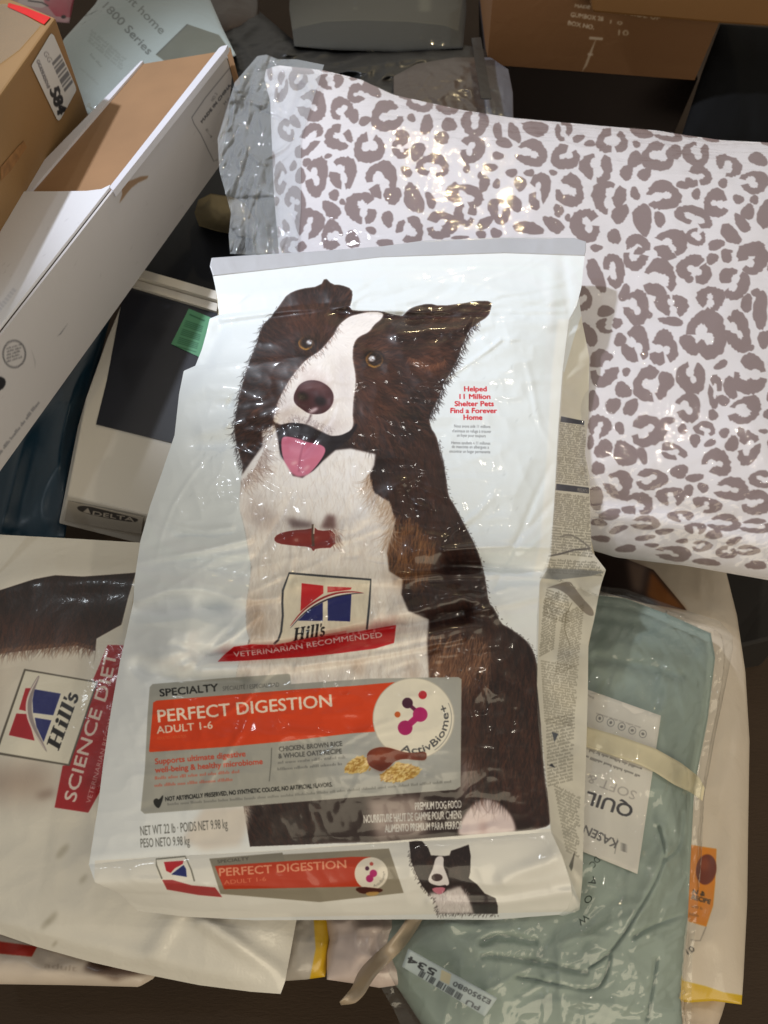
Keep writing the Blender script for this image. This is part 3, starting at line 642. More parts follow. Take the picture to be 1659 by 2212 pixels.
# --- the slogan
for tx, xc, y, wd in (('Helped', 1027, 846, 48), ('11 Million', 1026, 862.5, 66), ('Shelter Pets', 1024.5, 878, 84), ('Find a Forever', 1023.5, 893, 100), ('Home', 1021.5, 907.5, 40)):
    cv.text(tx, [(xc-wd/2, y), (xc+wd/2, y)], 10.6, (200, 28, 40), .018)
for tx, xc, y, wd in (('Nous avons aidé 11 millions', 1020, 924, 78), ('d’animaux en refuge à trouver', 1019, 934.5, 84), ('un foyer pour toujours', 1018, 944, 62), ('Hemos ayudado a 11 millones', 1017, 960, 84), ('de mascotas en albergues a', 1016, 968.5, 80), ('encontrar un hogar permanente', 1015, 978.5, 88)):
    cv.text(tx, [(xc-wd/2, y), (xc+wd/2, y+1.5)], 6.4, (84, 84, 90), 0, .9)
# --- band round the foot of the bag
cv.fill([(205, 1860), (600, 1838), (880, 1815), (1200, 1790), (1262, 1970), (200, 1990)], (228, 226, 220), 1)
cv.fill([(336, 1856), (400, 1850), (412, 1868), (418, 1900), (352, 1912), (340, 1890)], (236, 232, 222)); cv.line([(350, 1900), (338, 1870), (337, 1857), (400, 1851), (413, 1880), (420, 1905)], 3, (120, 118, 108))
cv.fill(ZA((268, 1560), (410, 1550), (405, 1572), (318, 1640), (285, 1625)), (188, 34, 46)); cv.fill(ZA((320, 1650), (410, 1580), (428, 1610), (434, 1668)), (34, 44, 108))
cv.line(ZA((310, 1655), (350, 1610), (420, 1572)), 3, (236, 230, 220))
cv.fill(ZA((255, 1690), (330, 1690), (470, 1730), (640, 1745), (690, 1815), (520, 1800), (290, 1760)), (166, 44, 46), .9)
cv.fill([(452, 1856), (840, 1834), (872, 1930), (690, 1950), (476, 1932)], (146, 138, 122)); cv.fill([(452, 1856), (610, 1843), (616, 1862), (462, 1874)], (138, 132, 118))
cv.fill([(464, 1872), (760, 1852), (800, 1852), (800, 1916), (484, 1922)], (188, 58, 30))
cv.text('SPECIALTY', [(470, 1866), (538, 1859)], 7, (70, 66, 58)); cv.text('PERFECT DIGESTION', [(474, 1894), (748, 1876)], 17, (228, 150, 118), .012); cv.text('ADULT 1-6', [(484, 1912), (575, 1904)], 9, (222, 124, 92))
cv.ell((802, 1888), 36, 35, (230, 222, 208)); cv.fill(ZB((158, 1580), (200, 1565), (280, 1572), (345, 1580), (340, 1600), (270, 1610), (200, 1612)), (70, 26, 18), sm=1); cv.fill(ZB((230, 1600), (330, 1596), (300, 1625), (240, 1625)), (190, 150, 86), .9, sm=1)
for q, r, c in (((242, 1446), 4.5, (70, 24, 56)), ((282, 1478), 8, (182, 30, 110)), ((258, 1512), 8, (176, 26, 104)), ((270, 1416), 4, (190, 84, 74))): cv.ell(ZB(q)[0], r, r, c)
t2 = np.radians(np.linspace(80, -10, 20)); cv.text('ActivBiome+', np.array([802, 1888])+np.stack([np.cos(t2), np.sin(t2)], -1)*30, 6, (120, 116, 110))
# the small dog on the band
sd = ZB((516, 1272), (560, 1265), (600, 1268), (640, 1310), (658, 1360), (700, 1362), (745, 1365), (780, 1360), (790, 1330), (850, 1310), (905, 1290), (918, 1360), (915, 1470), (905, 1510), (960, 1550), (1010, 1610), (1080, 1640), (1095, 1690), (1095, 1742), (700, 1742), (690, 1640), (650, 1620), (600, 1560), (560, 1480), (530, 1400), (522, 1330))
cv.fill(sd, (40, 30, 32)); SDM = cv.mask(sd)
cv.fill(ZB((690, 1365), (745, 1365), (738, 1430), (760, 1480), (780, 1540), (770, 1560), (700, 1560), (645, 1540), (640, 1510), (670, 1450)), (228, 222, 222), sm=2)
cv.fill(ZB((640, 1610), (760, 1590), (850, 1560), (905, 1640), (940, 1742), (690, 1742), (680, 1650)), (214, 206, 206), 1, soft=3)
cv.fill(ZB((655, 1555), (700, 1562), (770, 1550), (755, 1600), (700, 1620), (665, 1590)), (40, 24, 28), sm=1); cv.fill(ZB((662, 1572), (755, 1566), (745, 1602), (710, 1618), (675, 1600)), (202, 120, 140), sm=1)
cv.ell(ZB((698, 1505))[0], 12, 8, (60, 38, 40)); cv.ell(ZB((665, 1410))[0], 4, 3, (30, 20, 20)); cv.ell(ZB((768, 1430))[0], 4, 3, (24, 16, 18))
cv.fill(ZB((545, 1330), (600, 1330), (610, 1400), (560, 1420)), (70, 52, 50), .6, soft=6); cv.fill(ZB((640, 1380), (670, 1390), (660, 1440), (630, 1430)), (84, 52, 42), .7, soft=4); cv.fill(ZB((770, 1440), (850, 1420), (860, 1500), (800, 1520)), (60, 40, 38), .7, soft=5)
SWM = np.clip(cv.mask(ZB((640, 1610), (760, 1590), (850, 1560), (905, 1640), (940, 1742), (690, 1742), (680, 1650)))+cv.mask(ZB((690, 1365), (745, 1365), (738, 1430), (760, 1480), (780, 1540), (770, 1620), (660, 1620), (640, 1510), (670, 1450))), 0, 1)
cv.fur(sd, 900, 95, 8, [BK, DK, (74, 54, 50)], .5, 25, .4, seed=20, clip=SDM*(1-SWM)); cv.fur(None, 120, 120, 7, [DK, BK], .8, 20, .3, seed=21, edge=sd[-8:])
cv.fur(ZB((650, 1600), (900, 1570), (930, 1742), (690, 1742)), 260, 90, 12, [(232, 226, 226), (190, 178, 178)], .35, 20, .4, seed=22, clip=SDM)
# --- gusset side: cream with columns of print
gus = cat_(Z6((1452, 640), (1400, 800), (1330, 1050)), np.array([[1216, 800], [1203, 1000], [1190, 1200], [1166, 1260], [1160, 1480], [1172, 1600], [1190, 1790], [1262, 1975], [1325, 1975], [1325, 640]], float))
cv.fill(gus, (214, 210, 198))
def col_text(y0, y1, x0, x1, tilt, n, h, col, seed, al=.58):
    for i in range(n):
        y = y0+(y1-y0)*i/max(1, n-1); f = i/max(1, n-1)
        a, b = x0[0]+(x0[1]-x0[0])*f, x1[0]+(x1[1]-x1[0])*f
        cv.smalltext([(a, y), (b, y+(b-a)*tilt)], h, col, al, seed+i)
GT = (96, 90, 78)
cv.fill(ZH((925, 488), (1230, 525), (1230, 580), (918, 548)), (58, 60, 70)); cv.fill(Z7((135, 1170), (280, 1200), (278, 1225), (130, 1205)), (58, 60, 70))
cv.text('PREGUNTAS', ZH((1120, 560), (1220, 572)), 7, (190, 184, 170))
col_text(917, 984, (1209, 1204), (1262, 1268), .12, 15, 4.6, GT, 30); col_text(990, 1042, (1204, 1200), (1266, 1270), .12, 12, 4.6, GT, 60)
col_text(1068, 1135, (1200, 1194), (1272, 1276), .14, 16, 4.6, GT, 90); col_text(1142, 1196, (1192, 1188), (1276, 1280), .10, 10, 5, (84, 80, 70), 120)
cv.line(ZH((850, 1165), (960, 1145), (1100, 1105), (1240, 1095)), 4, (84, 80, 80), .8); cv.line(smooth(ZH((960, 985), (1050, 960), (1150, 1010), (1240, 1090)), 2), 4, (120, 116, 112), .7)
col_text(1212, 1238, (1182, 1172), (1290, 1304), .06, 6, 5, (88, 84, 74), 140)
cv.fill(ZH((815, 1275), (1150, 1290), (1380, 1310), (1250, 1350), (940, 1385), (770, 1370)), (128, 130, 132), .8)
cv.fill(smooth(ZH((820, 1470), (880, 1445), (1050, 1390), (1090, 1450), (1180, 1570), (1270, 1660), (1280, 1730), (1200, 1710), (1100, 1600), (1000, 1500), (900, 1455)), 2, True), (122, 112, 104), .75)
col_text(1276, 1330, (1180, 1172), (1226, 1232), .35, 10, 5, (94, 88, 76), 160); col_text(1300, 1420, (1176, 1166), (1210, 1196), -.55, 22, 5, (100, 94, 80), 180)
col_text(1330, 1460, (1216, 1200), (1262, 1250), -.45, 24, 4.4, (112, 104, 88), 210)
col_text(1430, 1560, (1168, 1176), (1248, 1240), .18, 24, 5, (118, 112, 98), 240); col_text(1560, 1700, (1180, 1184), (1242, 1236), -.25, 20, 5.4, (104, 100, 90), 270); col_text(1700, 1840, (1196, 1222), (1252, 1248), .5, 20, 5.6, (110, 106, 94), 300)
cv.line(ZE((1560, 1400), (1510, 1500), (1500, 1620), (1545, 1750)), 1.8, (130, 124, 106), .8)
cv.fill([(1192, 1582), (1206, 1586), (1198, 1604)], (70, 76, 90)); cv.fill([(1186, 1655), (1200, 1660), (1192, 1650)], (60, 62, 70)); cv.fill(ZB((1560, 1430), (1600, 1330), (1585, 1440), (1575, 1465)), (90, 86, 80))
# white margin along the right edge of the front
cv.fill([(1231, 690), (1216, 800), (1203, 1000), (1190, 1200), (1176, 1250), (1150, 1248), (1166, 1180), (1180, 1000), (1192, 800), (1205, 690)], (234, 236, 236), .8, soft=2)
# scuffs
sc = np.random.default_rng(9)
for i in range(26):
    q = np.array([sc.uniform(1040, 1180), sc.uniform(760, 1180)]) if i < 18 else np.array([sc.uniform(400, 520), sc.uniform(700, 1200)])
    cv.line([q, q+[-3, 5], q+[-8*sc.random()-2, 14*sc.random()+6]], 1.6, (150, 156, 156), sc.uniform(.2, .5), taper=True, soft=1)
BAG_IMG = cv.image('bag_print'); BAGC = cv

# ================================================================ leopard print of the pillow
PILP = Plane((600, 150, 1.10), (1659, 300, 1.06), (1300, 1200, .86))
pv = Canvas(PILP, [(540, 90), (1960, 90), (1960, 1330), (540, 1330)], 1250, (224, 220, 224))
SPOT = (134, 116, 116)
_sr = np.random.default_rng(21)
def jag(n, amp): 
    a = _sr.normal(0, amp, n); return a
def blob(c, rx, ry, rot=0):
    n = 34; a = np.linspace(0, 2*math.pi, n, endpoint=False)
    r = 1+.10*np.cos(2*a+_sr.uniform(0, 6))+.08*np.cos(3*a+_sr.uniform(0, 6))+jag(n, .045)
    x, y = rx*r*np.cos(a), ry*r*np.sin(a); cc, ss = math.cos(R(rot)), math.sin(R(rot))
    return np.stack([c[0]+x*cc-y*ss, c[1]+x*ss+y*cc], -1)
def rosette(c, rx, ry, op, gap=40, th=.66, rot=0):
    """a broken ring: op = direction of its opening (degrees, y down); most rings break a second time"""
    a0, a1 = op-rot+gap/2, op-rot+360-gap/2; cuts = [(a0, a1)]
    if _sr.random() < .45:
        m_ = _sr.uniform(a0+70, a1-70); g_ = _sr.uniform(10, 24); cuts = [(a0, m_-g_/2), (m_+g_/2, a1)]
    out = []; ph = _sr.uniform(0, 6); th = th*_sr.uniform(.92, 1.15)
    for b0, b1 in cuts:
        n = max(12, int((b1-b0)/7)); a = np.radians(np.linspace(b0, b1, n)); cap = np.maximum(np.sin(np.linspace(0, math.pi, n))**.25, .6)
        tw = th*(1+.25*np.sin(2*a+ph)); ro = 1+.07*np.cos(3*a+ph)+jag(n, .035); ri = 1-tw+jag(n, .03)
        mid = (ro+ri)/2; ro = mid+(ro-mid)*cap; ri = mid+(ri-mid)*cap
        q = np.concatenate([np.stack([rx*ro*np.cos(a), ry*ro*np.sin(a)], -1), np.stack([rx*ri*np.cos(a), ry*ri*np.sin(a)], -1)[::-1]])
        cc, ss = math.cos(R(rot)), math.sin(R(rot)); out.append(np.stack([c[0]+q[:, 0]*cc-q[:, 1]*ss, c[1]+q[:, 0]*ss+q[:, 1]*cc], -1))
    return out
# each row: x, y, rx, ry, opening (None = solid), tilt
S2 = [(510, 570, 40, 95, 200, 8), (620, 520, 60, 62, -60, 0), (645, 455, 75, 30, None, 20), (830, 530, 80, 52, -85, 0), (805, 450, 68, 20, None, 5), (510, 402, 50, 16, None, -15), (660, 395, 60, 16, None, 12),
 (705, 690, 92, 95, 195, 0), (905, 715, 70, 72, 80, 0), (985, 760, 32, 48, None, 20), (1010, 612, 62, 58, 15, 0), (1100, 580, 38, 78, None, -52), (1205, 760, 98, 95, -20, 0), (1322, 625, 42, 28, None, 10), (1415, 665, 82, 62, 215, 0), (1590, 678, 78, 64, 190, 0),
 (1055, 790, 40, 32, None, -10), (1360, 770, 28, 28, None, 0), (600, 795, 28, 52, None, -25), (545, 850, 48, 72, -30, -10), (690, 915, 66, 118, 185, 38), (888, 895, 82, 85, -60, 0), (1085, 960, 92, 100, -80, 0),
 (1460, 815, 45, 62, None, 10), (1605, 815, 45, 52, None, -40), (1300, 890, 50, 40, None, 10), (1290, 970, 60, 60, -20, 0), (1400, 990, 48, 60, None, 15), (1500, 1090, 100, 75, 95, 0), (1560, 900, 50, 40, None, 30), (815, 1020, 26, 16, None, -30), (675, 1060, 26, 30, None, 20), (588, 1085, 23, 34, None, 15),
 (508, 1165, 42, 98, 0, 0), (635, 1150, 32, 58, None, 10), (735, 1155, 72, 120, 190, 10), (910, 1130, 86, 102, 205, 0), (1165, 1180, 98, 115, 70, 0), (1328, 1122, 28, 46, None, -38), (1238, 1278, 52, 66, None, 20), (1375, 1300, 60, 105, None, -15), (1485, 1310, 32, 56, None, -25),
 (855, 1275, 38, 34, None, 20), (910, 1320, 20, 22, None, 0), (838, 1370, 42, 80, None, -48), (600, 1310, 62, 82, 120, -15), (1040, 1360, 98, 102, -15, 0), (690, 1465, 88, 98, 110, 15), (540, 1480, 24, 42, None, -10), (488, 1515, 20, 40, None, 0), (1205, 1430, 36, 56, None, -20),
 (845, 1540, 66, 92, 20, 0), (975, 1565, 42, 66, None, -25), (1098, 1505, 36, 24, None, 10), (1350, 1505, 82, 90, 150, 10), (1550, 1470, 102, 84, 185, 0), (585, 1610, 75, 60, 70, 0), (1190, 1590, 60, 28, None, 0), (1632, 1250, 42, 62, None, 0), (468, 1310, 30, 34, None, 0), (435, 470, 18, 60, None, 0), (455, 1050, 14, 60, None, 0), (1230, 525, 60, 16, None, 5), (980, 515, 26, 12, None, -5), (1255, 565, 72, 22, None, 3), (1060, 470, 60, 18, None, 12)]
S3 = [(30, 680, 50, 16, None, 0), (100, 712, 24, 14, None, 10), (222, 700, 80, 26, None, 12), (75, 750, 52, 14, None, 5), (255, 765, 42, 14, None, 5), (360, 725, 30, 8, None, 0), (430, 765, 62, 26, None, 0), (540, 778, 38, 22, None, 35), (15, 880, 30, 52, None, -10), (140, 840, 92, 46, None, 15), (322, 855, 52, 62, 60, 0), (420, 905, 38, 26, None, -30), (495, 937, 34, 24, None, 0), (640, 920, 92, 84, -75, 0), (732, 812, 50, 18, None, 12), (830, 865, 74, 38, None, 15), (800, 942, 30, 20, None, 20), (1000, 875, 90, 46, 185, 12), (1150, 880, 60, 18, None, 10), (1275, 900, 62, 24, None, 15),
 (108, 1000, 100, 84, 190, 0), (335, 1022, 86, 80, -55, 0), (540, 1095, 96, 96, -80, 0), (792, 1040, 54, 50, None, 40), (940, 1020, 95, 92, -40, 0), (1045, 995, 48, 52, None, 0), (1192, 1000, 82, 78, -70, 0), (1400, 1085, 86, 60, 130, 30), (1595, 1040, 60, 46, None, 25), (735, 1128, 46, 48, None, 20), (852, 1140, 38, 50, None, 30), (1200, 1155, 80, 68, 195, 0), (1560, 1190, 96, 68, 180, 0), (255, 1128, 27, 19, None, 0), (100, 1130, 32, 26, None, 0), (40, 1200, 40, 52, None, 10), (160, 1245, 68, 112, 190, 10), (360, 1245, 86, 100, 205, 0), (620, 1290, 100, 104, 75, 0), (790, 1265, 30, 44, None, -35), (968, 1280, 108, 90, 165, 0), (1100, 1210, 40, 27, None, 15), (1190, 1268, 30, 36, None, -15), (1365, 1197, 33, 30, None, 0), (1325, 1330, 76, 90, 5, 0), (1465, 1302, 36, 32, None, 0), (1570, 1305, 32, 28, None, 0), (1528, 1385, 40, 56, None, 10), (1640, 1400, 50, 96, None, 5),
 (20, 1340, 30, 44, None, 0), (290, 1375, 36, 40, None, -20), (350, 1422, 20, 24, None, 0), (258, 1468, 40, 82, None, -52), (475, 1470, 96, 102, -15, 0), (692, 1400, 50, 66, None, 20), (840, 1432, 60, 104, None, -15), (950, 1432, 34, 56, None, -22), (1175, 1420, 118, 62, 95, 20), (1190, 1545, 62, 56, -60, 0), (1415, 1530, 44, 92, None, -38), (1490, 1460, 34, 78, None, -40), (95, 1490, 95, 44, None, 5), (655, 1545, 40, 56, None, -15), (1020, 1590, 108, 82, 185, 0), (805, 1600, 75, 62, 130, 0), (538, 1618, 40, 22, None, -5), (1322, 1600, 54, 34, None, -15), (1560, 1625, 95, 44, None, -12), (1390, 1645, 40, 16, None, 0)]
S7 = [(350, 122, 34, 22, None, -10), (600, 150, 86, 98, 200, 0), (810, 102, 98, 82, 190, 0), (1095, 102, 50, 30, None, -18), (1075, 188, 38, 36, None, 0), (1162, 172, 34, 42, None, -15), (1320, 192, 98, 86, 150, 0), (352, 290, 44, 112, None, -18), (460, 262, 62, 100, 160, -14), (745, 312, 98, 110, 180, 0), (965, 258, 98, 88, 105, 10), (930, 315, 28, 26, None, 0), (1212, 340, 92, 92, 160, 0), (1065, 442, 82, 74, 110, 0), (530, 402, 36, 52, None, 10), (598, 490, 78, 102, 200, 0), (270, 440, 50, 74, 150, 0),
 (410, 515, 56, 34, None, -15), (432, 600, 74, 46, -85, -8), (310, 660, 42, 76, None, -22), (502, 692, 36, 44, None, -10), (825, 480, 95, 70, 85, 15), (682, 537, 22, 24, None, 0), (822, 577, 72, 30, None, 12), (1035, 660, 118, 142, 160, 0), (930, 722, 70, 50, None, 45), (598, 725, 80, 108, 205, 0), (770, 750, 82, 102, 185, 0), (1230, 640, 76, 122, 200, -12), (1312, 742, 24, 22, None, 0), (1398, 690, 38, 62, None, 0), (1375, 510, 50, 112, None, 0), (1290, 465, 38, 56, None, 0), (1345, 398, 26, 28, None, 0),
 (400, 870, 92, 104, -25, 0), (540, 892, 27, 26, None, 0), (690, 975, 92, 110, -30, 0), (790, 948, 44, 66, None, -15), (945, 920, 86, 98, -85, 0), (1130, 848, 45, 25, None, -25), (1310, 910, 102, 116, 210, 0), (520, 1005, 50, 52, None, -20), (458, 1102, 44, 52, None, 10), (570, 1112, 38, 64, None, 30), (332, 1075, 34, 72, None, 0), (1092, 1012, 42, 96, 20, 0), (1188, 992, 44, 66, None, -15), (1145, 1070, 42, 30, None, 20), (920, 1115, 76, 84, 180, 0), (1270, 1132, 108, 72, 185, -25), (1080, 1160, 34, 32, None, 0),
 (372, 1235, 68, 68, 110, 0), (318, 1330, 22, 44, None, 0), (500, 1242, 30, 38, None, -25), (670, 1260, 108, 92, 180, 0), (800, 1195, 42, 25, None, 5), (890, 1247, 32, 30, None, 0), (1030, 1250, 62, 44, 80, 10), (968, 1318, 30, 46, None, 0), (1062, 1335, 36, 24, None, -20), (1150, 1272, 34, 30, None, 0), (1252, 1266, 28, 28, None, 0), (1200, 1340, 44, 48, None, 0), (1300, 1365, 72, 96, 190, 12), (400, 1372, 56, 58, None, 10), (532, 1402, 66, 92, None, -20), (640, 1412, 32, 52, None, -20), (835, 1390, 82, 46, 60, 20), (1100, 1460, 88, 76, 150, 30), (1395, 1262, 28, 16, None, 0),
 (365, 1492, 38, 46, None, -15), (485, 1592, 86, 82, 205, 0), (690, 1560, 96, 62, 185, 0), (870, 1512, 56, 44, None, 10), (965, 1552, 56, 26, None, -15), (930, 1628, 32, 34, None, 0), (1018, 1612, 34, 32, None, 0), (1190, 1622, 102, 68, 185, 0), (1385, 1560, 72, 52, -10, 0), (350, 1675, 44, 82, None, -12), (605, 1717, 96, 66, 185, 0), (820, 1672, 86, 58, 85, 0), (1040, 1722, 88, 46, 130, 12), (1350, 1705, 96, 72, 190, 0), (440, 1780, 74, 32, None, -8), (655, 1832, 86, 42, 185, 0), (880, 1792, 76, 34, 70, 0), (1145, 1832, 96, 50, 190, 0), (775, 1885, 60, 18, None, -10), (972, 1870, 62, 36, 90, 0), (1345, 1852, 95, 42, 190, 0), (490, 1872, 58, 22, None, -15), (655, 1925, 62, 18, None, -5), (1085, 1905, 60, 26, None, -5), (1005, 1975, 60, 32, 190, 0), (825, 2022, 112, 44, 185, 4), (1165, 2012, 60, 38, -60, 0), (540, 1992, 60, 26, None, -5), (1040, 2075, 90, 20, None, 4), (1292, 2002, 70, 30, 185, 0), (1350, 2095, 70, 26, None, 5), (1210, 1945, 56, 20, None, -20), (890, 1945, 40, 14, None, 0), (700, 1970, 44, 14, None, 0), (370, 1830, 50, 24, None, 0), (385, 1930, 60, 20, None, 10)]
SP = [(420, 420, 110, 44, None, 25), (455, 338, 70, 20, None, 5), (670, 440, 105, 72, 190, 0), (470, 640, 142, 136, -85, 0), (720, 740, 46, 112, None, -4), (790, 865, 96, 52, None, 20), (890, 752, 58, 102, None, -32), (430, 930, 132, 142, 195, 0), (720, 1005, 58, 48, None, 0), (640, 1130, 75, 46, None, 12), (380, 1145, 40, 50, None, 0), (525, 1220, 30, 36, None, 0), (570, 1310, 58, 96, None, 22), (705, 1312, 44, 52, None, 10), (360, 1440, 190, 112, 100, 12), (370, 1640, 112, 118, -80, -10), (745, 1600, 112, 136, -40, -20), (900, 1520, 66, 112, None, -28), (580, 1735, 96, 60, None, -28), (870, 1192, 60, 52, None, 0), (540, 1865, 60, 48, None, 0), (700, 1850, 60, 62, None, 0), (305, 1895, 95, 22, None, -5)]
ZP = conv(.1984, 932.6, 137.2); placed = []
for S, Z, sc_ in ((SP, ZP, .1984), (S2, Z2, .3307), (S3, Z3, .3307), (S7, Z7, .3472)):
    for x, y, rx, ry, op, rot in S:
        c = Z((x, y))[0]
        q = blob(c, rx*sc_, ry*sc_, rot) if op is None else rosette(c, rx*sc_*1.13, ry*sc_*1.13, op, rot=rot)
        for qq in (q if isinstance(q, list) else [q]): pv.fill(qq, SPOT)
        placed.append((c[0], c[1], max(rx, ry)*sc_))
for k in range(6000):                               # the cloth goes on beyond what the bag and the frame leave in view
    c = np.array([_sr.uniform(560, 1940), _sr.uniform(120, 1310)])
    if c[0] < 1655 and not (590 < c[0] < 1225 and c[1] > 590): continue
    r = _sr.choice([31, 29, 16, 11]) if k < 4000 else 10
    A = np.array(placed)
    if np.any(np.hypot(A[:, 0]-c[0], A[:, 1]-c[1]) < A[:, 2]+r+3): continue
    for qq in (rosette(c, r, r*_sr.uniform(.8, 1.2), _sr.choice([0, 190, 90, -80, 150])) if r > 20 else [blob(c, r, r*_sr.uniform(.7, 1.3), _sr.uniform(0, 180))]): pv.fill(qq, SPOT)
    placed.append((c[0], c[1], r))
PIL_IMG = pv.image('pillow_print'); PILC = pv

# ================================================================ print of the second bag, lying on its side
BG2 = Plane((0, 1180, .88), (0, 1990, .735), (600, 2060, .715))
c2 = Canvas(BG2, [(-120, 1110), (720, 1110), (720, 2180), (-120, 2180)], 1500, (222, 217, 206))
furp = ZC((-300, 640), (0, 600), (250, 520), (400, 492), (600, 502), (985, 474), (930, 650), (880, 850), (700, 950), (690, 1040), (550, 1000), (350, 1020), (0, 1060), (-300, 1080))
c2.fill(furp, (36, 24, 24)); m2 = c2.mask(furp)
c2.clip = m2; c2.fill(ZC((-300, 820), (300, 800), (800, 900), (700, 1100), (-300, 1120)), (86, 50, 38), .8, soft=22); c2.clip = None
c2.fur(furp, 1600, 100, 40, [(26, 18, 20), (44, 28, 26), (70, 42, 34)], .45, 18, .5, seed=31, clip=m2)
c2.fur(None, 300, 115, 30, [(96, 58, 42), (120, 80, 58), (60, 38, 34)], .6, 18, .5, seed=32, edge=ZC((-200, 1040), (0, 1030), (350, 990), (550, 980), (690, 1010)))
c2.fill(ZC((-200, 1080), (200, 1060), (680, 1060), (640, 1250), (180, 1170), (0, 1600), (-200, 1700)), (206, 190, 172), .5, soft=26)
c2.fill(ZC((-200, 1900), (350, 1850), (430, 2080), (200, 2120), (-200, 2100)), (150, 126, 112), .7, soft=24)
c2.fill(ZC((250, 2080), (380, 2040), (400, 2090), (300, 2120)), (120, 96, 86), .6, soft=6)
c2.fill(ZC((782, 998), (860, 1000), (1000, 1000), (900, 1600), (760, 2000), (640, 2215), (396, 2178), (455, 1875), (500, 1868), (700, 1270), (676, 1250)), (166, 24, 32))
c2.fill(ZC((180, 1180), (702, 1268), (500, 1868), (-30, 1782)), (226, 220, 204)); c2.line(ZC((-30, 1782), (180, 1178), (704, 1268), (500, 1870), (-30, 1782)), 5, (92, 86, 76))
c2.fill(ZC((185, 1312), (242, 1312), (205, 1482), (138, 1466)), (176, 30, 42)); c2.fill(ZC((118, 1496), (196, 1500), (250, 1692), (64, 1652)), (166, 24, 38))
c2.fill(ZC((250, 1320), (440, 1352), (386, 1508), (240, 1490), (236, 1400)), (30, 36, 104)); c2.fill(ZC((252, 1526), (372, 1546), (316, 1702), (264, 1590)), (30, 36, 104))
c2.line(smooth(ZC((282, 1222), (215, 1360), (205, 1480), (240, 1600), (340, 1775)), 2), 13, (150, 138, 138), 1, taper=True); c2.line(smooth(ZC((278, 1230), (200, 1370), (188, 1480), (225, 1600), (330, 1760)), 2), 4, (228, 214, 206), 1, taper=True)
dd = np.array([150, -410.])/437; slab_words(c2, ZC((425, 1765))[0], dd*45.5, np.array([-.93, -.36])*29, (22, 20, 22), .1)
c2.text('SCIENCE DIET', ZC((545, 2140), (650, 1760), (790, 1330), (850, 1060)), 25, (226, 208, 198), .02)
c2.text('VETERINARIAN RECOMMENDED', ZC((655, 2150), (760, 1780), (880, 1300)), 10, (226, 196, 188))
for x, y, r in ((180, 1900, 9), (112, 1985, 12), (135, 1840, 14), (118, 2040, 6), (98, 1998, 10)): c2.ell((x, y), r*1.4, r*.5, (150, 142, 122), -50, .5, soft=3)
BG2_IMG = c2.image('second_bag_print'); BG2C = c2

# ================================================================ the other small prints, each on its own sheet
def small_print(name, plane, box_, tpm, col, fn):
    c = Canvas(plane, box_, tpm, col); fn(c); c.im = c.image(name); return c

# ================================================================ materials
M_CARD = plain('brown_card', (144, 110, 78), .75, .10, 9, (260, .15, .001, 'noise', (1, 1, 1), 0, False))
M_CARD_DARK = plain('dark_brown_card', (112, 78, 48), .8, .12, 7, (240, .15, .001, 'noise', (1, 1, 1), 0, False))
M_WHITECARD = plain('white_card', (222, 220, 222), .5, .03, 6, (180, .08, .001, 'noise', (1, 1, 1), 0, False))
M_BLACK = plain('black_plastic', (20, 20, 23), .35, .2, 10, (40, .3, .003))
M_FLOOR = plain('floor_board', (64, 48, 33), .85, .18, 5, (90, .25, .002, 'noise', (1, 4, 1), 0, False))

# ================================================================ setting
gx, gy = np.meshgrid(np.linspace(-3, 3, 13), np.linspace(-1.5, 6, 16))
fv = np.stack([gx, gy, np.zeros_like(gx)], -1).reshape(-1, 3)
fl = mesh_obj('floor', fv, grid_faces(16, 13), M_FLOOR, None, None, False); fl['kind'] = 'structure'

# ================================================================ the large dog food bag
M_BAG = printed('bag_foil', BAG_IMG, .45, .42, .10, [(11, .10, .006, 'noise', (1, 1.6, 1), 25)], .3)
M_SEAL = plain('seal_foil', (176, 178, 186), .32, .04, 20, (40, .3, .003), .6, .1)
EL = [(460, 597), (465, 620), (470, 645), (474, 680), (453, 688), (447, 715), (436, 755), (422, 790), (397, 801), (387, 850), (377, 940), (350, 1020), (325, 1090), (303, 1170), (291, 1250), (288, 1300), (273, 1370), (259, 1430), (246, 1500), (236, 1560), (223, 1650), (212, 1740), (198, 1830), (192, 1868)]
ER = [(1263, 553), (1256, 620), (1246, 660), (1229, 690), (1215, 800), (1204, 950), (1199, 1050), (1190, 1200), (1181, 1232), (1166, 1255), (1160, 1330), (1158, 1450), (1162, 1560), (1172, 1650), (1180, 1720), (1190, 1797)]
ET = [(460, 597), (823, 556), (1090, 547), (1263, 553)]
EF = [(192, 1868), (330, 1852), (600, 1838), (800, 1823), (1000, 1812), (1190, 1797)]
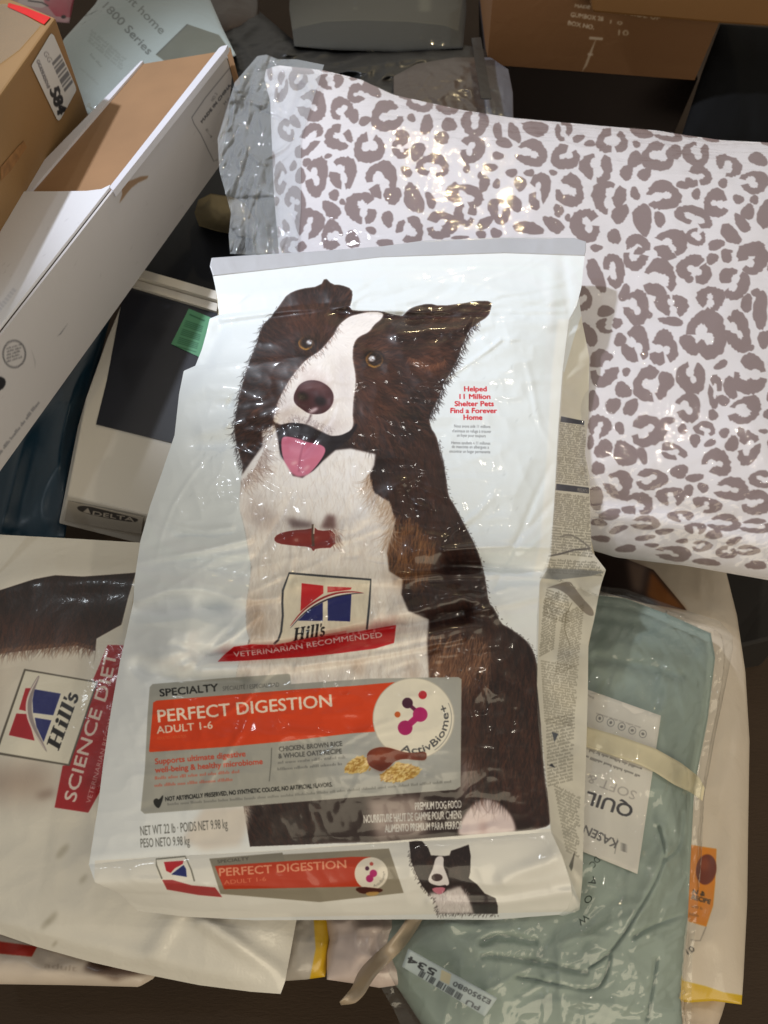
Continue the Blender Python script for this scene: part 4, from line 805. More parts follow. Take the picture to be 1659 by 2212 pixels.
def bag_relief(p):
    x, y = p[..., 0], p[..., 1]
    r = ridge(p, [(462, 640), (600, 628), (860, 608), (1000, 612), (1170, 650), (1250, 645)], .0045, 15)
    r = r+ridge(p, [(460, 606), (830, 575), (1258, 575)], -.0015, 6)+ridge(p, [(480, 700), (700, 668), (900, 690), (1220, 675)], -.007, 20)
    r = r+ridge(p, [(860, 720), (1060, 690), (1220, 690)], .006, 18)+ridge(p, [(1195, 590), (1190, 700)], .004, 16)+ridge(p, [(1215, 560), (1228, 650)], -.004, 12)
    r = r+ridge(p, [(980, 1222), (1070, 1226), (1170, 1236)], -.017, 22)+ridge(p, [(900, 1190), (1000, 1188), (1100, 1176), (1185, 1175)], .007, 26)+ridge(p, [(640, 1262), (860, 1252), (1060, 1300), (1160, 1278)], .005, 16)
    r = r+ridge(p, [(296, 1290), (350, 1268), (440, 1262), (520, 1290)], .013, 22)+ridge(p, [(300, 1320), (360, 1330), (470, 1310)], -.012, 20)+bump2(p, (372, 1380), .022, 70, 55, -20)+ridge(p, [(420, 1300), (400, 1400), (330, 1440)], .005, 18)+ridge(p, [(300, 1440), (380, 1470), (520, 1470)], -.012, 20)
    r = r+ridge(p, [(430, 1420), (620, 1402), (860, 1352), (1000, 1325)], -.013, 15)+ridge(p, [(440, 1450), (650, 1432), (880, 1380), (1040, 1352)], .007, 17)+bump2(p, (560, 1380), .006, 80, 30)
    r = r+ridge(p, [(860, 1320), (1000, 1290), (1080, 1330)], .006, 20)+ridge(p, [(1040, 1480), (1120, 1500), (1150, 1560)], .004, 22)+ridge(p, [(1090, 1470), (1130, 1490)], -.006, 18)
    r = r+ridge(p, [(385, 860), (440, 830), (560, 850)], .005, 24)+ridge(p, [(395, 810), (440, 790), (470, 720)], -.006, 16)+ridge(p, [(440, 930), (560, 900), (640, 870)], .005, 20)+ridge(p, [(430, 960), (560, 960)], -.004, 22)
    r = r+ridge(p, [(310, 1190), (420, 1190), (520, 1160)], .004, 24)+ridge(p, [(640, 1150), (760, 1140), (860, 1050)], .003, 16)+ridge(p, [(200, 1850), (420, 1830), (700, 1815), (1000, 1800), (1180, 1782)], .003, 12)
    r = r+bump2(p, (640, 1560), .012, 330, 220)+bump2(p, (800, 900), .010, 260, 260)
    r = r+creases(p, 10, 201, (300, 640, 1200, 1240), -38, 40, 170, .0014, 6)+creases(p, 22, 202, (480, 600, 1200, 720), -10, 14, 190, .0016, 5.5)+creases(p, 34, 203, (250, 1180, 1150, 1480), -22, 18, 190, .0022, 7)+creases(p, 16, 210, (240, 1480, 1180, 1830), -10, 24, 190, .0014, 7)
    r = r+creases(p, 14, 204, (480, 860, 620, 980), -35, 30, 30, .0018, 6)+creases(p, 8, 205, (800, 1020, 920, 1090), 5, 25, 40, .0018, 6)+creases(p, 14, 206, (1020, 1460, 1180, 1620), -50, 40, 40, .0018, 6)+creases(p, 14, 207, (920, 1660, 1180, 1800), -40, 40, 40, .0018, 6)+creases(p, 7, 208, (600, 1120, 760, 1180), 20, 30, 34, .0016, 6)+creases(p, 10, 209, (930, 690, 1100, 760), -30, 40, 34, .0018, 6)
    for q, am, wd in (([(290, 1215), (420, 1195), (540, 1165)], .004, 7), ([(300, 1302), (400, 1264), (520, 1300), (600, 1290)], .005, 8), ([(560, 1330), (470, 1400), (400, 1440)], .004, 7), ([(860, 1250), (1000, 1238), (1165, 1246)], .006, 8), ([(880, 1345), (1050, 1318), (1165, 1290)], .005, 8), ([(480, 690), (620, 672), (760, 660)], .004, 7), ([(760, 668), (1000, 676), (1220, 672)], .004, 7), ([(960, 1188), (1040, 1180), (1186, 1184)], .004, 6), ([(960, 820), (1050, 760), (1080, 735)], .002, 5), ([(330, 1120), (420, 1150), (500, 1140)], .003, 7), ([(640, 1440), (800, 1420), (1000, 1380)], .004, 7)):
        r = r+ridge(p, smooth(q, 2), am, wd)
    r = r+.008*fbm(x/260, y/200, 2, 2)+.0045*ridged(x/120+y/400, y/85, 5, 2)+.0018*ridged(x/45-y/160, y/38, 9, 2)
    return r
def bag_depth(p, e): return BAGP.depth(p)-.026*e-bag_relief(p)*np.minimum(1, .35+e)
bag = thing('dog_food_bag', 'large dog food bag on top, brown and white dog sitting on its front', 'bag', BAGP.at(np.array([720., 1900.])))
g = coons(ET, EF, EL, ER, 330, 430); e = edge_fall(330, 430, 4, 'lrb')*np.clip((np.linspace(0, 1, 430)[:, None])*6, 0, 1)
bag_g = g; dF = bag_depth(g, e); bag_d = dF; sheet('front_panel', g, dF, M_BAG, bag, BAGC.uvf)
s_top = coons([(457, 557), (528, 552), (668, 544), (826, 532), (912, 520), (1090, 513), (1240, 514), (1266, 522)], ET, [(457, 557), (453, 575), (460, 597)], [(1266, 522), (1266, 540), (1263, 553)], 330, 12)
dS = bag_depth(s_top, np.zeros((12, 330)))+.0012; dS = dF[0][None]+(dS-dS[-1:]) ; dS = dS+.004*fbm(s_top[..., 0]/120, s_top[..., 1]/60, 4, 2)*np.linspace(1, 0, 12)[:, None]
sheet('top_seal', s_top, dS, M_SEAL, bag, None, dS+.002)
BL_ = [(192, 1868), (205, 1906), (258, 1929), (298, 1968)]; BR_ = [(1190, 1797), (1215, 1850), (1232, 1905), (1236, 1935), (1226, 1963), (1206, 1976)]
b_bot = coons(EF, [(298, 1968), (400, 1980), (549, 1988), (879, 1986), (1065, 1987), (1206, 1976)], BL_, BR_, 330, 44)
t = np.linspace(0, 1, 44)[:, None]
dB = dF[-1][None]*1.0+(BAGP.depth(b_bot)-BAGP.depth(b_bot[:1]))+.05*t**1.6-.010*np.sin(t*math.pi)-(.006*ridged(b_bot[..., 0]/150, b_bot[..., 1]/50, 12, 2)+ridge(b_bot, [(930, 1950), (1090, 1952), (1230, 1930)], .006, 12)+ridge(b_bot, [(1090, 1900), (1200, 1850)], .005, 20))*np.sin(t*math.pi)
sheet('bottom_panel', b_bot, dB, M_BAG, bag, BAGC.uvf)
GL = ER[2:]+BR_[1:]
GR = [(1250, 640), (1257, 692), (1273, 771), (1271, 910), (1276, 1153), (1279, 1192), (1309, 1231), (1296, 1271), (1283, 1341), (1271, 1390), (1270, 1480), (1267, 1600), (1262, 1750), (1258, 1900), (1252, 1965), (1225, 1982)]
gL = np.concatenate([g[np.argmin(abs(g[:, -1, 1]-660)):, -1], b_bot[1:, -1]]); dL = np.concatenate([dF[np.argmin(abs(g[:, -1, 1]-660)):, -1], dB[1:, -1]])
gR = resample(GR, 400); nG = 24; gR = np.stack([np.interp(np.linspace(0, 1, len(gL)), np.linspace(0, 1, 400), gR[:, k]) for k in (0, 1)], -1)
s = np.linspace(0, 1, nG)[None, :, None]; gg = gL[:, None]*(1-s)+gR[:, None]*s
tt = np.linspace(0, 1, len(gL))[:, None]; depthG = .012+.05*np.clip(tt*4, 0, 1)*(1-.55*np.clip((tt-.8)*5, 0, 1))
dG = dL[:, None]+depthG*s[..., 0]**.8-.012*np.sin(s[..., 0]*math.pi)*fbm(gg[..., 1]/70, gg[..., 0]/90, 7, 2)*2-.010*ridged(gg[..., 1]/90+gg[..., 0]/140, gg[..., 0]/150, 15, 2)*np.sin(s[..., 0]*math.pi)
dG = dG+(BAGP.depth(gg)-BAGP.depth(gL[:, None]))
sheet('side_gusset', gg, dG, M_BAG, bag, BAGC.uvf)
gb = coons([(457, 557), (1266, 522)], [(298, 1960), (1225, 1975)], [(457, 557), (474, 690), (300, 1200), (205, 1870), (298, 1960)], GR[:1]+GR[1:], 30, 40)
eb = edge_fall(30, 40, 4)
sheet('back_panel', gb*[1, 1], BAGP.depth(gb)+.075+.01*eb, plain('bag_back', (206, 196, 172), .4, .04), bag)

# ================================================================ pillow in its clear bag
pil = thing('pillow', 'plump white pillow with mauve leopard spots, sealed in a crinkled clear bag', 'pillow', PILP.at(np.array([1250., 1150.])))
M_PIL = printed('pillow_cloth', PIL_IMG, .8, 0, .2, [(240, .12, .0006), (9, .5, .010)])
PIL_E = [[(575, 150), (600, 141), (700, 152), (780, 172), (850, 205), (1000, 238), (1110, 255), (1300, 272), (1420, 282), (1480, 292), (1560, 303), (1659, 308), (1900, 330)], [(640, 950), (900, 1080), (1285, 1190), (1330, 1204), (1480, 1222), (1659, 1253), (1900, 1290)],
          [(575, 150), (571, 170), (584, 220), (588, 330), (592, 420), (596, 470), (604, 560), (612, 700), (640, 950)], [(1900, 330), (1925, 800), (1900, 1290)]]
g = coons(*PIL_E, 130, 110)
e = edge_fall(130, 110, 3.2); wr = .010*fbm(g[..., 0]/210, g[..., 1]/160, 30, 3)+.007*ridged((g[..., 0]+g[..., 1]*.5)/220, g[..., 1]/130, 33, 2)
wr = wr+ridge(g, [(1300, 1110), (1450, 1130), (1659, 1180)], .006, 18)+ridge(g, [(1290, 1080), (1400, 1090), (1600, 1130)], -.004, 16)
dP = PILP.depth(g)-.085*e**.8-wr*np.minimum(1, e+.3); dPb = PILP.depth(g)+.07*e
sheet('cushion', g, dP, M_PIL, pil, PILC.uvf, dPb+.002)
M_WRAP = film('clear_wrap', (.98, .98, .99), .03, 1.1, .06, 11, .4, .006, (1, 4.5, 1), -52)
gw = coons(smooth(PIL_E[0], 1), smooth(PIL_E[1], 1), PIL_E[2], PIL_E[3], 340, 300); ew = edge_fall(340, 300, 3.2)
gw = gw+np.stack([2.5*fbm(gw[..., 1]/40, gw[..., 0]/40, 3), 4*fbm(gw[..., 0]/35, gw[..., 1]/35, 8)], -1)*2*(1-ew)[..., None]
wr = .010*fbm(gw[..., 0]/210, gw[..., 1]/160, 30, 3)+.007*ridged((gw[..., 0]+gw[..., 1]*.5)/220, gw[..., 1]/130, 33, 2)
dW = PILP.depth(gw)-.085*ew**.8-wr*np.minimum(1, ew+.3)-.009-.005*np.clip(ridged((gw[..., 0]-gw[..., 1]*.6)/90, (gw[..., 1]+gw[..., 0]*.6)/240, 41, 3)+.2, 0, 1)
dW = dW-creases(gw, 80, 301, (620, 170, 1650, 560), -55, 12, 110, .0015, 3.4)-creases(gw, 60, 302, (820, 220, 1120, 420), -62, 12, 44, .0016, 3)-creases(gw, 60, 303, (1270, 560, 1659, 1200), -28, 18, 130, .0016, 3.4)-creases(gw, 40, 304, (1000, 240, 1650, 340), 20, 14, 50, .0016, 3.4)-creases(gw, 50, 305, (1290, 1060, 1659, 1230), -25, 16, 70, .0014, 3.2)-creases(gw, 40, 306, (580, 150, 660, 560), 80, 40, 36, .002, 4)
sheet('plastic_wrap', gw, dW, M_WRAP, pil)
gf = coons([(556, 121), (575, 118), (600, 128), (640, 128), (700, 140)], [(497, 548), (530, 550), (560, 552), (600, 556), (640, 570)], [(556, 121), (507, 178), (488, 240), (470, 300), (474, 370), (488, 420), (499, 460), (494, 510), (497, 548)], [(700, 140), (650, 300), (650, 450), (640, 570)], 120, 220)
sN = np.linspace(0, 1, 120)[None, :]
dFl = PILP.depth(gf)-.012-.02*sN+.035*ridged(gf[..., 0]/50+gf[..., 1]/160, gf[..., 1]/90, 44, 3)*(1-sN)+creases(gf, 50, 333, (470, 120, 660, 560), 75, 35, 70, .004, 4)
sheet('wrap_flap', gf, dFl, film('loose_wrap', (.97, .98, .99), .24, 1.5, .07, 9, .5, .006, (1, 1, 1), 20, (.80, .85, .90)), pil, None)

# ================================================================ long white carton
PT = Plane((480, 103, 1.10), (0, 719, .80), (304, 132, 1.13))
PS = Plane((480, 103, 1.10), (0, 719, .80), (473, 354, 1.155))
PTn = PT.n
def side_art(c):
    for pts, wd in ((Z1((1500, 432), (1420, 530), (1330, 640), (1240, 770), (1255, 810), (1300, 880), (1350, 985), (1385, 1055), (1410, 1045)), 1.6), (smooth([(0, 640), (14, 628), (30, 640), (20, 660), (4, 668)], 2), 1.0), (Z4((55, 505), (90, 470), (120, 440)), 1.2)):
        c.line(pts, wd, (90, 90, 96), .9)
    c.text('MADE IN CHINA', Z1((1310, 805), (1500, 560)), 5.5, (80, 80, 86), .004); c.text('NO. 2', Z1((1380, 665), (1410, 615)), 6, (90, 90, 96)); c.text('34 in', Z1((1455, 690), (1490, 645)), 5, (90, 90, 96))
    c.text('E-4', Z1((1330, 850), (1365, 905)), 5, (110, 108, 110))
    for r, a in ((1, .9), (.92, .7)):
        aa = np.linspace(0, 2*math.pi, 40); c.line(np.stack([26+25*r*np.cos(aa), 765+30*r*np.sin(aa)], -1), 1.4, (60, 60, 66), a)
    for k in range(5): c.smalltext([(10, 755+k*7), (42, 745+k*7)], 4, (60, 60, 66), .8, 400+k)
    c.fill([(-20, 812), (4, 815), (9, 828), (0, 842), (-20, 850)], (34, 34, 40), sm=1)
    c.smalltext([(-10, 990), (40, 925), (82, 870)], 7, (96, 96, 104), .8, 410)
    c.fill(Z1((778, 1205), (830, 1185), (905, 1155), (958, 1150), (948, 1168), (890, 1195), (850, 1225), (815, 1265), (790, 1300), (765, 1330), (785, 1270)), (150, 122, 96))
    c.line(Z4((430, 620), (380, 690), (360, 705)), 2, (80, 80, 90), .8, taper=True); c.line(Z4((190, 790), (215, 870), (215, 920)), 2, (150, 148, 152), .8, taper=True)
    for i in range(90):
        q = np.array([RNG.uniform(-20, 470), RNG.uniform(120, 1000)]); c.line([q, q+[4, -5], q+[12*RNG.random(), -14*RNG.random()-4]], 1.2, (150, 146, 146), .45, taper=True)
def top_art(c):
    c.smalltext([(-5, 690), (45, 625)], 16, (170, 174, 190), .5, 420)
    for i in range(30):
        q = np.array([RNG.uniform(-40, 200), RNG.uniform(430, 760)]); c.line([q, q+[4, -4], q+[12*RNG.random(), -10*RNG.random()-3]], 1.4, (160, 160, 168), .45, taper=True)
cs = small_print('carton_side_print', PS, [(490, 90), (-130, 870), (-130, 1190), (520, 360)], 900, (196, 193, 196), side_art)
ct = small_print('carton_top_print', PT, [(490, 90), (-130, 880), (-130, 560), (310, 120)], 800, (216, 217, 224), top_art)
M_CS = printed('carton_side', cs.im, .5, 0, .2, [(160, .08, .001), (9, .25, .006)]); M_CT = printed('carton_top', ct.im, .5, 0, .2, [(160, .08, .001), (9, .25, .006)])
car = thing('carton', 'long white cardboard carton with a brown cut-out top, lying across the upper left', 'carton', PS.at(np.array([200., 700.])))
solid_poly('side_panel', [(480, 103), (-120, 873), (-120, 1176), (473, 354), (488, 260), (497, 165)], PS, .003, M_CS, car, 0, None, cs.uvf)
solid_poly('lid', np.concatenate([[(56, 418), (120, 418), (190, 417), (222, 413), (240, 404)], [(238, 410), (-122, 870), (-120, 571)]]), PT, .003, M_CT, car, 0, None, ct.uvf)
lo = PTn*-.006
flo = [(304, 134), (476, 106), (236, 412), (150, 418), (50, 424)]
prism('tray_floor', PT.at(np.array(flo, float))+PTn*-.003, PTn*-.004, M_CARD, car)
M_EDGE = plain('carton_edge', (206, 206, 216), .5, .03)
prism('left_wall', PT.at(np.array([(304, 132), (309, 131.5), (62, 417), (-118, 571), (-124, 571)], float)), lo*3, M_EDGE, car)
prism('right_rim', PT.at(np.array([(480, 103), (493, 100), (487, 112), (246, 415), (238, 407), (474, 107)], float))+PTn*.002, PTn*-.008, M_EDGE, car)
prism('end_flap', P(np.array([(489, 114), (497, 101), (517, 176), (506, 181)], float), np.array([1.115, 1.112, 1.13, 1.135])), PTn*-.004, M_CARD, car)

# ================================================================ brown carton with shipping label
A, B = P(np.array([120., 38.]), .97), P(np.array([0., 206.]), .86); dirAB = (B-A); 
A2 = P(np.array([192., 250.]), 1.14); dn = A2-A
T0 = A; T1 = A+dirAB*2.2; back = P(np.array([-40., -30.]), 1.03)-A
bc = thing('shipping_carton', 'brown shipping carton with red tape and a hand-numbered barcode label, top left corner', 'carton', A2+dirAB)
M_BC = plain('tan_card', (142, 110, 70), .7, .10, 7, (220, .2, .001, 'noise', (1, 3, 1), 0, False))
prism('body', [T0, T1, T1+back, T0+back], dn*1.3, M_BC, bc, bev=.003)
PB = Plane((120, 38, .97), (0, 206, .86), (192, 250, 1.14))
PB0 = Plane((120, 38, .97), (0, 206, .86), (-40, -30, 1.03))
def label_art(c):
    for i, (a, b) in enumerate(((0, .10), (.16, .22), (.26, .40), (.46, .52), (.58, .74), (.78, .84), (.9, 1.0))):
        p0, p1, q0, q1 = [np.array(v, float) for v in ((330, 410), (385, 350), (415, 600), (470, 535))]
        f = lambda t: (p0+(q0-p0)*t, p1+(q1-p1)*t); a0, a1 = f(a); b0, b1 = f(b); c.fill(Z1(a0, a1, b1, b0), (90, 92, 98), .9)
    c.text('GG', Z1((272, 345), (310, 408)), 10, (110, 110, 116)); c.text('GG020305018', Z1((228, 395), (300, 575)), 7, (110, 110, 116), .004)
    c.text('584', Z1((315, 590), (372, 750)), 21, (26, 26, 30), .03, shear=-.1)
cl = small_print('carton_label_print', PB, [Z1(q)[0] for q in ((330, 205), (500, 580), (375, 800), (190, 430))], 900, (204, 206, 208), label_art)
solid_poly('label', Z1((318, 228), (328, 218), (342, 228), (484, 560), (490, 585), (484, 600), (388, 775), (375, 786), (364, 776), (206, 445), (200, 430), (206, 415)), PB, .0006, printed('label_paper', cl.im, .5), bc, .0012, None, cl.uvf)
solid_poly('tape', Z1((60, 28), (170, 58), (332, 122), (290, 168), (180, 110), (52, 52)), PB0, .0005, plain('red_tape', (206, 26, 30), .35, .10, 60), bc, .0012)
solid_poly('clear_tape', Z1((-60, 40), (40, 30), (270, 170), (130, 330), (-60, 470)), PB0, .0003, film('tape_film', (.98, .95, .86), .05, 1, .15, 30, .3, .002), bc, .0008)
solid_poly('print', Z1((0, 1090), (110, 960), (150, 920), (170, 960), (60, 1120), (0, 1180)), PB, .0003, plain('faded_print', (140, 100, 58), .8, .3, 80), bc, .0008)

# ================================================================ display box with a dark lid panel
PD = Plane((145, 1070, .93), (320, 1112, .915), (290, 600, 1.09))
M_BOXW = plain('cream_card', (210, 204, 194), .5, .05, 5); M_BOXB = plain('slate_print', (44, 46, 54), .32, .10, 8, None, .3, .2)
db = thing('display_box', 'flat cream box with a slate lid panel and green sticker, half under the bag', 'box', PD.at(np.array([300., 1100.])))
top = PD.at(np.array(Z4((835, 395), (1560, 590), (1330, 1960), (440, 1742), (565, 1100), (700, 720)), float))
vec = P(np.array([127., 1132.]), .965)-PD.at(np.array([145.5, 1070.]))
prism('body', top, vec, M_BOXW, db, bev=.002)
solid_poly('lid_panel', Z4((858, 392), (1520, 575), (1330, 1455), (630, 1282), (700, 1000), (800, 470)), PD, .0008, M_BOXB, db, .0008)
prism('lip', PD.at(Z4((918, 300), (1440, 452), (1430, 505), (890, 345)))+PD.n*.012, PD.n*-.02, M_BOXW, db); prism('lip', PD.at(Z4((886, 352), (1430, 510), (1420, 560), (855, 390)))+PD.n*.006, PD.n*-.02, M_BOXW, db)
def green_art(c):
    for k in range(16):
        if k % 5 != 4:
            y = 610+k*11; c.fill(Z4((1215-k*4.2, y), (1330-k*3, y+40), (1330-k*3, y+46), (1215-k*4.2, y+5)), (28, 84, 56), .85)
    c.line(Z4((1240, 572), (1340, 615)), 3, (28, 84, 56), .8)
cgn = small_print('sticker_print', PD, [Z4(q)[0] for q in ((1230, 520), (1420, 590), (1310, 860), (1110, 770))], 1200, (86, 148, 110), green_art)
solid_poly('sticker', Z4((1237, 532), (1380, 590), (1310, 850), (1122, 762)), PD, .0005, printed('green_sticker', cgn.im, .5), db, .0022, None, cgn.uvf)
fA, fB, fC = PD.at(np.array([145.5, 1070.])), PD.at(np.array([330., 1123.])), None
pxd = lambda P3: (lambda v: (float(829.5+829.5*(v@RGT)/(v@FWD)/TH), float(1106-1106*(v@UPV)/(v@FWD)/TV), float(v@FWD)))(P3-CAM)
PF = Plane(pxd(fA), pxd(fB), pxd(fA+vec))
def oval_art(c):
    c.fill(smooth(Z4((500, 1815), (560, 1805), (700, 1840), (900, 1890), (910, 1905), (880, 1918), (700, 1890), (530, 1850)), 2, True), (66, 62, 60))
    c.text('DELTA', Z4((610, 1868), (880, 1912)), 8.2, (190, 180, 166), .012); c.fill(Z4((545, 1850), (580, 1822), (598, 1862)), (190, 180, 166))
co = small_print('emblem_print', PF, [(130, 1060), (330, 1110), (330, 1180), (120, 1140)], 1400, (180, 172, 160), oval_art)
solid_poly('emblem', Z4((450, 1775), (940, 1882), (925, 1990), (425, 1905)), PF, .0005, printed('emblem_card', co.im, .5), db, .0010, None, co.uvf)

# ================================================================ dark things in the gap on the left
PN = Plane((300, 590, 1.17), (520, 480, 1.22), (470, 660, 1.15))
nb = prism('navy_box', PN.at(np.array([(325, 555), (440, 330), (560, 400), (540, 700), (470, 690), (280, 640)], float)), (0, 0, -.12), plain('navy_card', (30, 34, 44), .4, .15, 6), None, bev=.004)
tag(nb, 'dark navy box in the gap behind the cream display box', 'box')
g = coons([(-60, 940), (40, 930), (120, 850), (240, 680)], [(-60, 1175), (20, 1172), (80, 1170), (140, 1165)], [(-60, 940), (-60, 1175)], [(240, 680), (205, 820), (165, 1000), (140, 1165)], 50, 50)
e = edge_fall(50, 50, 4); PLb = Plane((0, 950, 1.04), (0, 1170, .98), (220, 750, 1.10))
tb = sheet('packet', g, PLb.depth(g)-.02*e-.03*ridged(g[..., 0]/70+g[..., 1]/300, g[..., 1]/260, 50, 2)*e, plain('teal_plastic', (18, 46, 62), .35, .3, 4, (20, .3, .004)), None, None, PLb.depth(g)+.05)
tag(tb, 'dark teal plastic packet in the gap below the long white carton', 'packet')
g = coons([(428, 432), (455, 418), (500, 424), (530, 440)], [(430, 488), (470, 500), (510, 508), (545, 515)], [(428, 432), (420, 460), (430, 488)], [(530, 440), (550, 475), (545, 515)], 30, 26)
e = edge_fall(30, 26, 2.5)
bb = sheet('cloth_roll', g, 1.20-.05*e-.008*fbm(g[..., 0]/25, g[..., 1]/20, 60), plain('beige_cloth', (140, 128, 100), .85, .08, 20, (200, .2, .001)), None, None, 1.20+.05*e)
tag(bb, 'small beige cloth roll beside the clear flap of the pillow wrap', 'cloth')

# ================================================================ second bag, on its side at the left
sb = thing('dog_food_bag', 'second dog food bag lying on its side at left, red ribbon upright', 'bag', BG2.at(np.array([300., 2000.])))
g = coons([(-90, 1135), (0, 1155), (150, 1163), (300, 1172), (700, 1190)], [(-90, 1990), (0, 2018), (79, 2045), (200, 2079), (300, 2102), (430, 2128), (540, 2142), (606, 2147)], [(-90, 1135), (-90, 1990)], [(700, 1190), (700, 1700), (662, 1900), (640, 1990), (616, 2120), (606, 2147)], 110, 120)
e = edge_fall(110, 120, 5, 'lrtb')
rel = .012*fbm(g[..., 0]/230, g[..., 1]/200, 70, 3)+.005*ridged(g[..., 0]/110, g[..., 1]/150+g[..., 0]/300, 72, 2)
rel = rel+ridge(g, [(0, 1265), (120, 1240), (300, 1240)], .012, 40)+ridge(g, [(0, 1990), (150, 2035), (400, 2090), (600, 2130)], .006, 22)+ridge(g, [(440, 1990), (540, 2060), (620, 2110)], .010, 20)+ridge(g, [(380, 1980), (330, 2060)], .005, 22)+ridge(g, [(200, 1700), (205, 1850)], .005, 14)
sb_g = g; sb_d = BG2.depth(g); dS2 = BG2.depth(g)-.03*e-rel*np.minimum(1, e+.3)
sheet('front_panel', g, dS2, printed('second_bag_foil', BG2_IMG, .42, .55, .12, [(22, .4, .004, 'noise', (1, 1.4, 1), 10), (90, .3, .0012)]), sb, BG2C.uvf)
sheet('back_panel', g[:, :]*1.0, BG2.depth(g)+.004+.03*e, plain('second_bag_back', (200, 192, 176), .45, .05), sb)
PL3 = Plane((0, 2030, .79), (300, 2130, .77), (0, 2110, .765))
def third_art(c):
    c.fill([(-120, 2020), (80, 2046), (68, 2068), (-120, 2050)], (176, 40, 22)); c.text('adult', [(95, 2092), (165, 2100)], 12, (150, 132, 116), .0, .6)
    c.fill([(200, 2070), (320, 2100), (250, 2118), (180, 2095)], (70, 46, 34), .9, soft=5)
c3 = small_print('third_bag_print', PL3, [(-130, 1950), (360, 1990), (360, 2150), (-130, 2150)], 1200, (206, 192, 178), third_art)
g = coons([(-120, 1950), (360, 2040)], [(-120, 2125), (0, 2126), (150, 2128), (300, 2132), (330, 2115)], [(-120, 1950), (-120, 2125)], [(360, 2040), (350, 2090), (330, 2115)], 50, 24)
e = edge_fall(50, 24, 4)
b3 = sheet('bag', g, PL3.depth(g)-.02*e-.008*fbm(g[..., 0]/80, g[..., 1]/60, 80), printed('third_bag_foil', c3.im, .5, .2, .2, [(30, .3, .003)]), None, c3.uvf, PL3.depth(g)+.03)
tag(b3, 'white bag with an orange-red stripe, showing under the bag lying on its side', 'bag')

# ================================================================ small bags peeping out under the front edge
PE = Plane((650, 1990, .745), (900, 2000, .74), (700, 2120, .72))
def stripe_art(c):
    c.fill([(676, 1960), (706, 1960), (712, 2060), (704, 2122), (668, 2122), (682, 2050)], (206, 164, 16))
c4 = small_print('stripe_bag_print', PE, [(590, 1930), (730, 1930), (730, 2140), (590, 2140)], 1500, (176, 168, 158), stripe_art)
g = coons([(600, 1930), (725, 1930)], [(600, 2120), (660, 2116), (702, 2110)], [(600, 1930), (600, 2120)], [(725, 1930), (716, 2050), (702, 2110)], 26, 36); e = edge_fall(26, 36, 4)
o = sheet('bag', g, PE.depth(g)+.006-.014*e-.006*fbm(g[..., 0]/40, g[..., 1]/50, 84), printed('stripe_bag_foil', c4.im, .4, .4, .15, [(40, .3, .003)]), None, c4.uvf, PE.depth(g)+.03)
tag(o, 'grey bag with a yellow edge stripe poking out below the front of the pile', 'bag')
g = coons([(690, 1930), (850, 1930), (930, 1960)], [(706, 2116), (760, 2124), (820, 2134), (860, 2128), (898, 2122)], [(690, 1930), (712, 2030), (706, 2060), (706, 2116)], [(930, 1960), (850, 2040), (868, 2080), (898, 2122)], 40, 36); e = edge_fall(40, 36, 5)
o = sheet('bag', g, PE.depth(g)-.002-.012*e-.010*ridged(g[..., 0]/70, g[..., 1]/60, 86, 2)*e, plain('pink_white_foil', (208, 190, 182), .35, .05, 10, (36, .35, .003), .5, .1), None, None, PE.depth(g)+.03)
tag(o, 'pinkish white bag with a pointed corner beside the loose strap', 'bag')
PEd = Plane((880, 1990, .700), (780, 2100, .69), (560, 2160, .70))
cl_ = smooth([(905, 1970), (868, 2030), (820, 2075), (790, 2105), (770, 2150), (735, 2168)], 2); wd = np.interp(np.linspace(0, 1, len(cl_)), [0, .4, .7, 1], [17, 20, 24, 22])
cl_ = resample(cl_, 40); wd = np.interp(np.linspace(0, 1, 40), [0, .4, .7, .9, 1], [15, 17, 18, 14, 4]); d = np.gradient(cl_, axis=0); d /= np.linalg.norm(d, axis=1)[:, None]; nn = np.stack([-d[:, 1], d[:, 0]], -1)
g = np.stack([cl_+nn*wd[:, None]*k for k in (-1, -.4, .3, 1)], 1)
dd_ = PEd.depth(g)-.012*np.sin(np.linspace(0, 7, 40))[:, None]*np.linspace(-1, 1, 4)[None]
o = sheet('strap', g, dd_, plain('strap_plastic', (168, 150, 128), .35, .06, 12, (30, .3, .002), .3, .2), None, None, dd_+.0012)
tag(o, 'loose curled beige plastic strap hanging below the big food bag', 'strap')

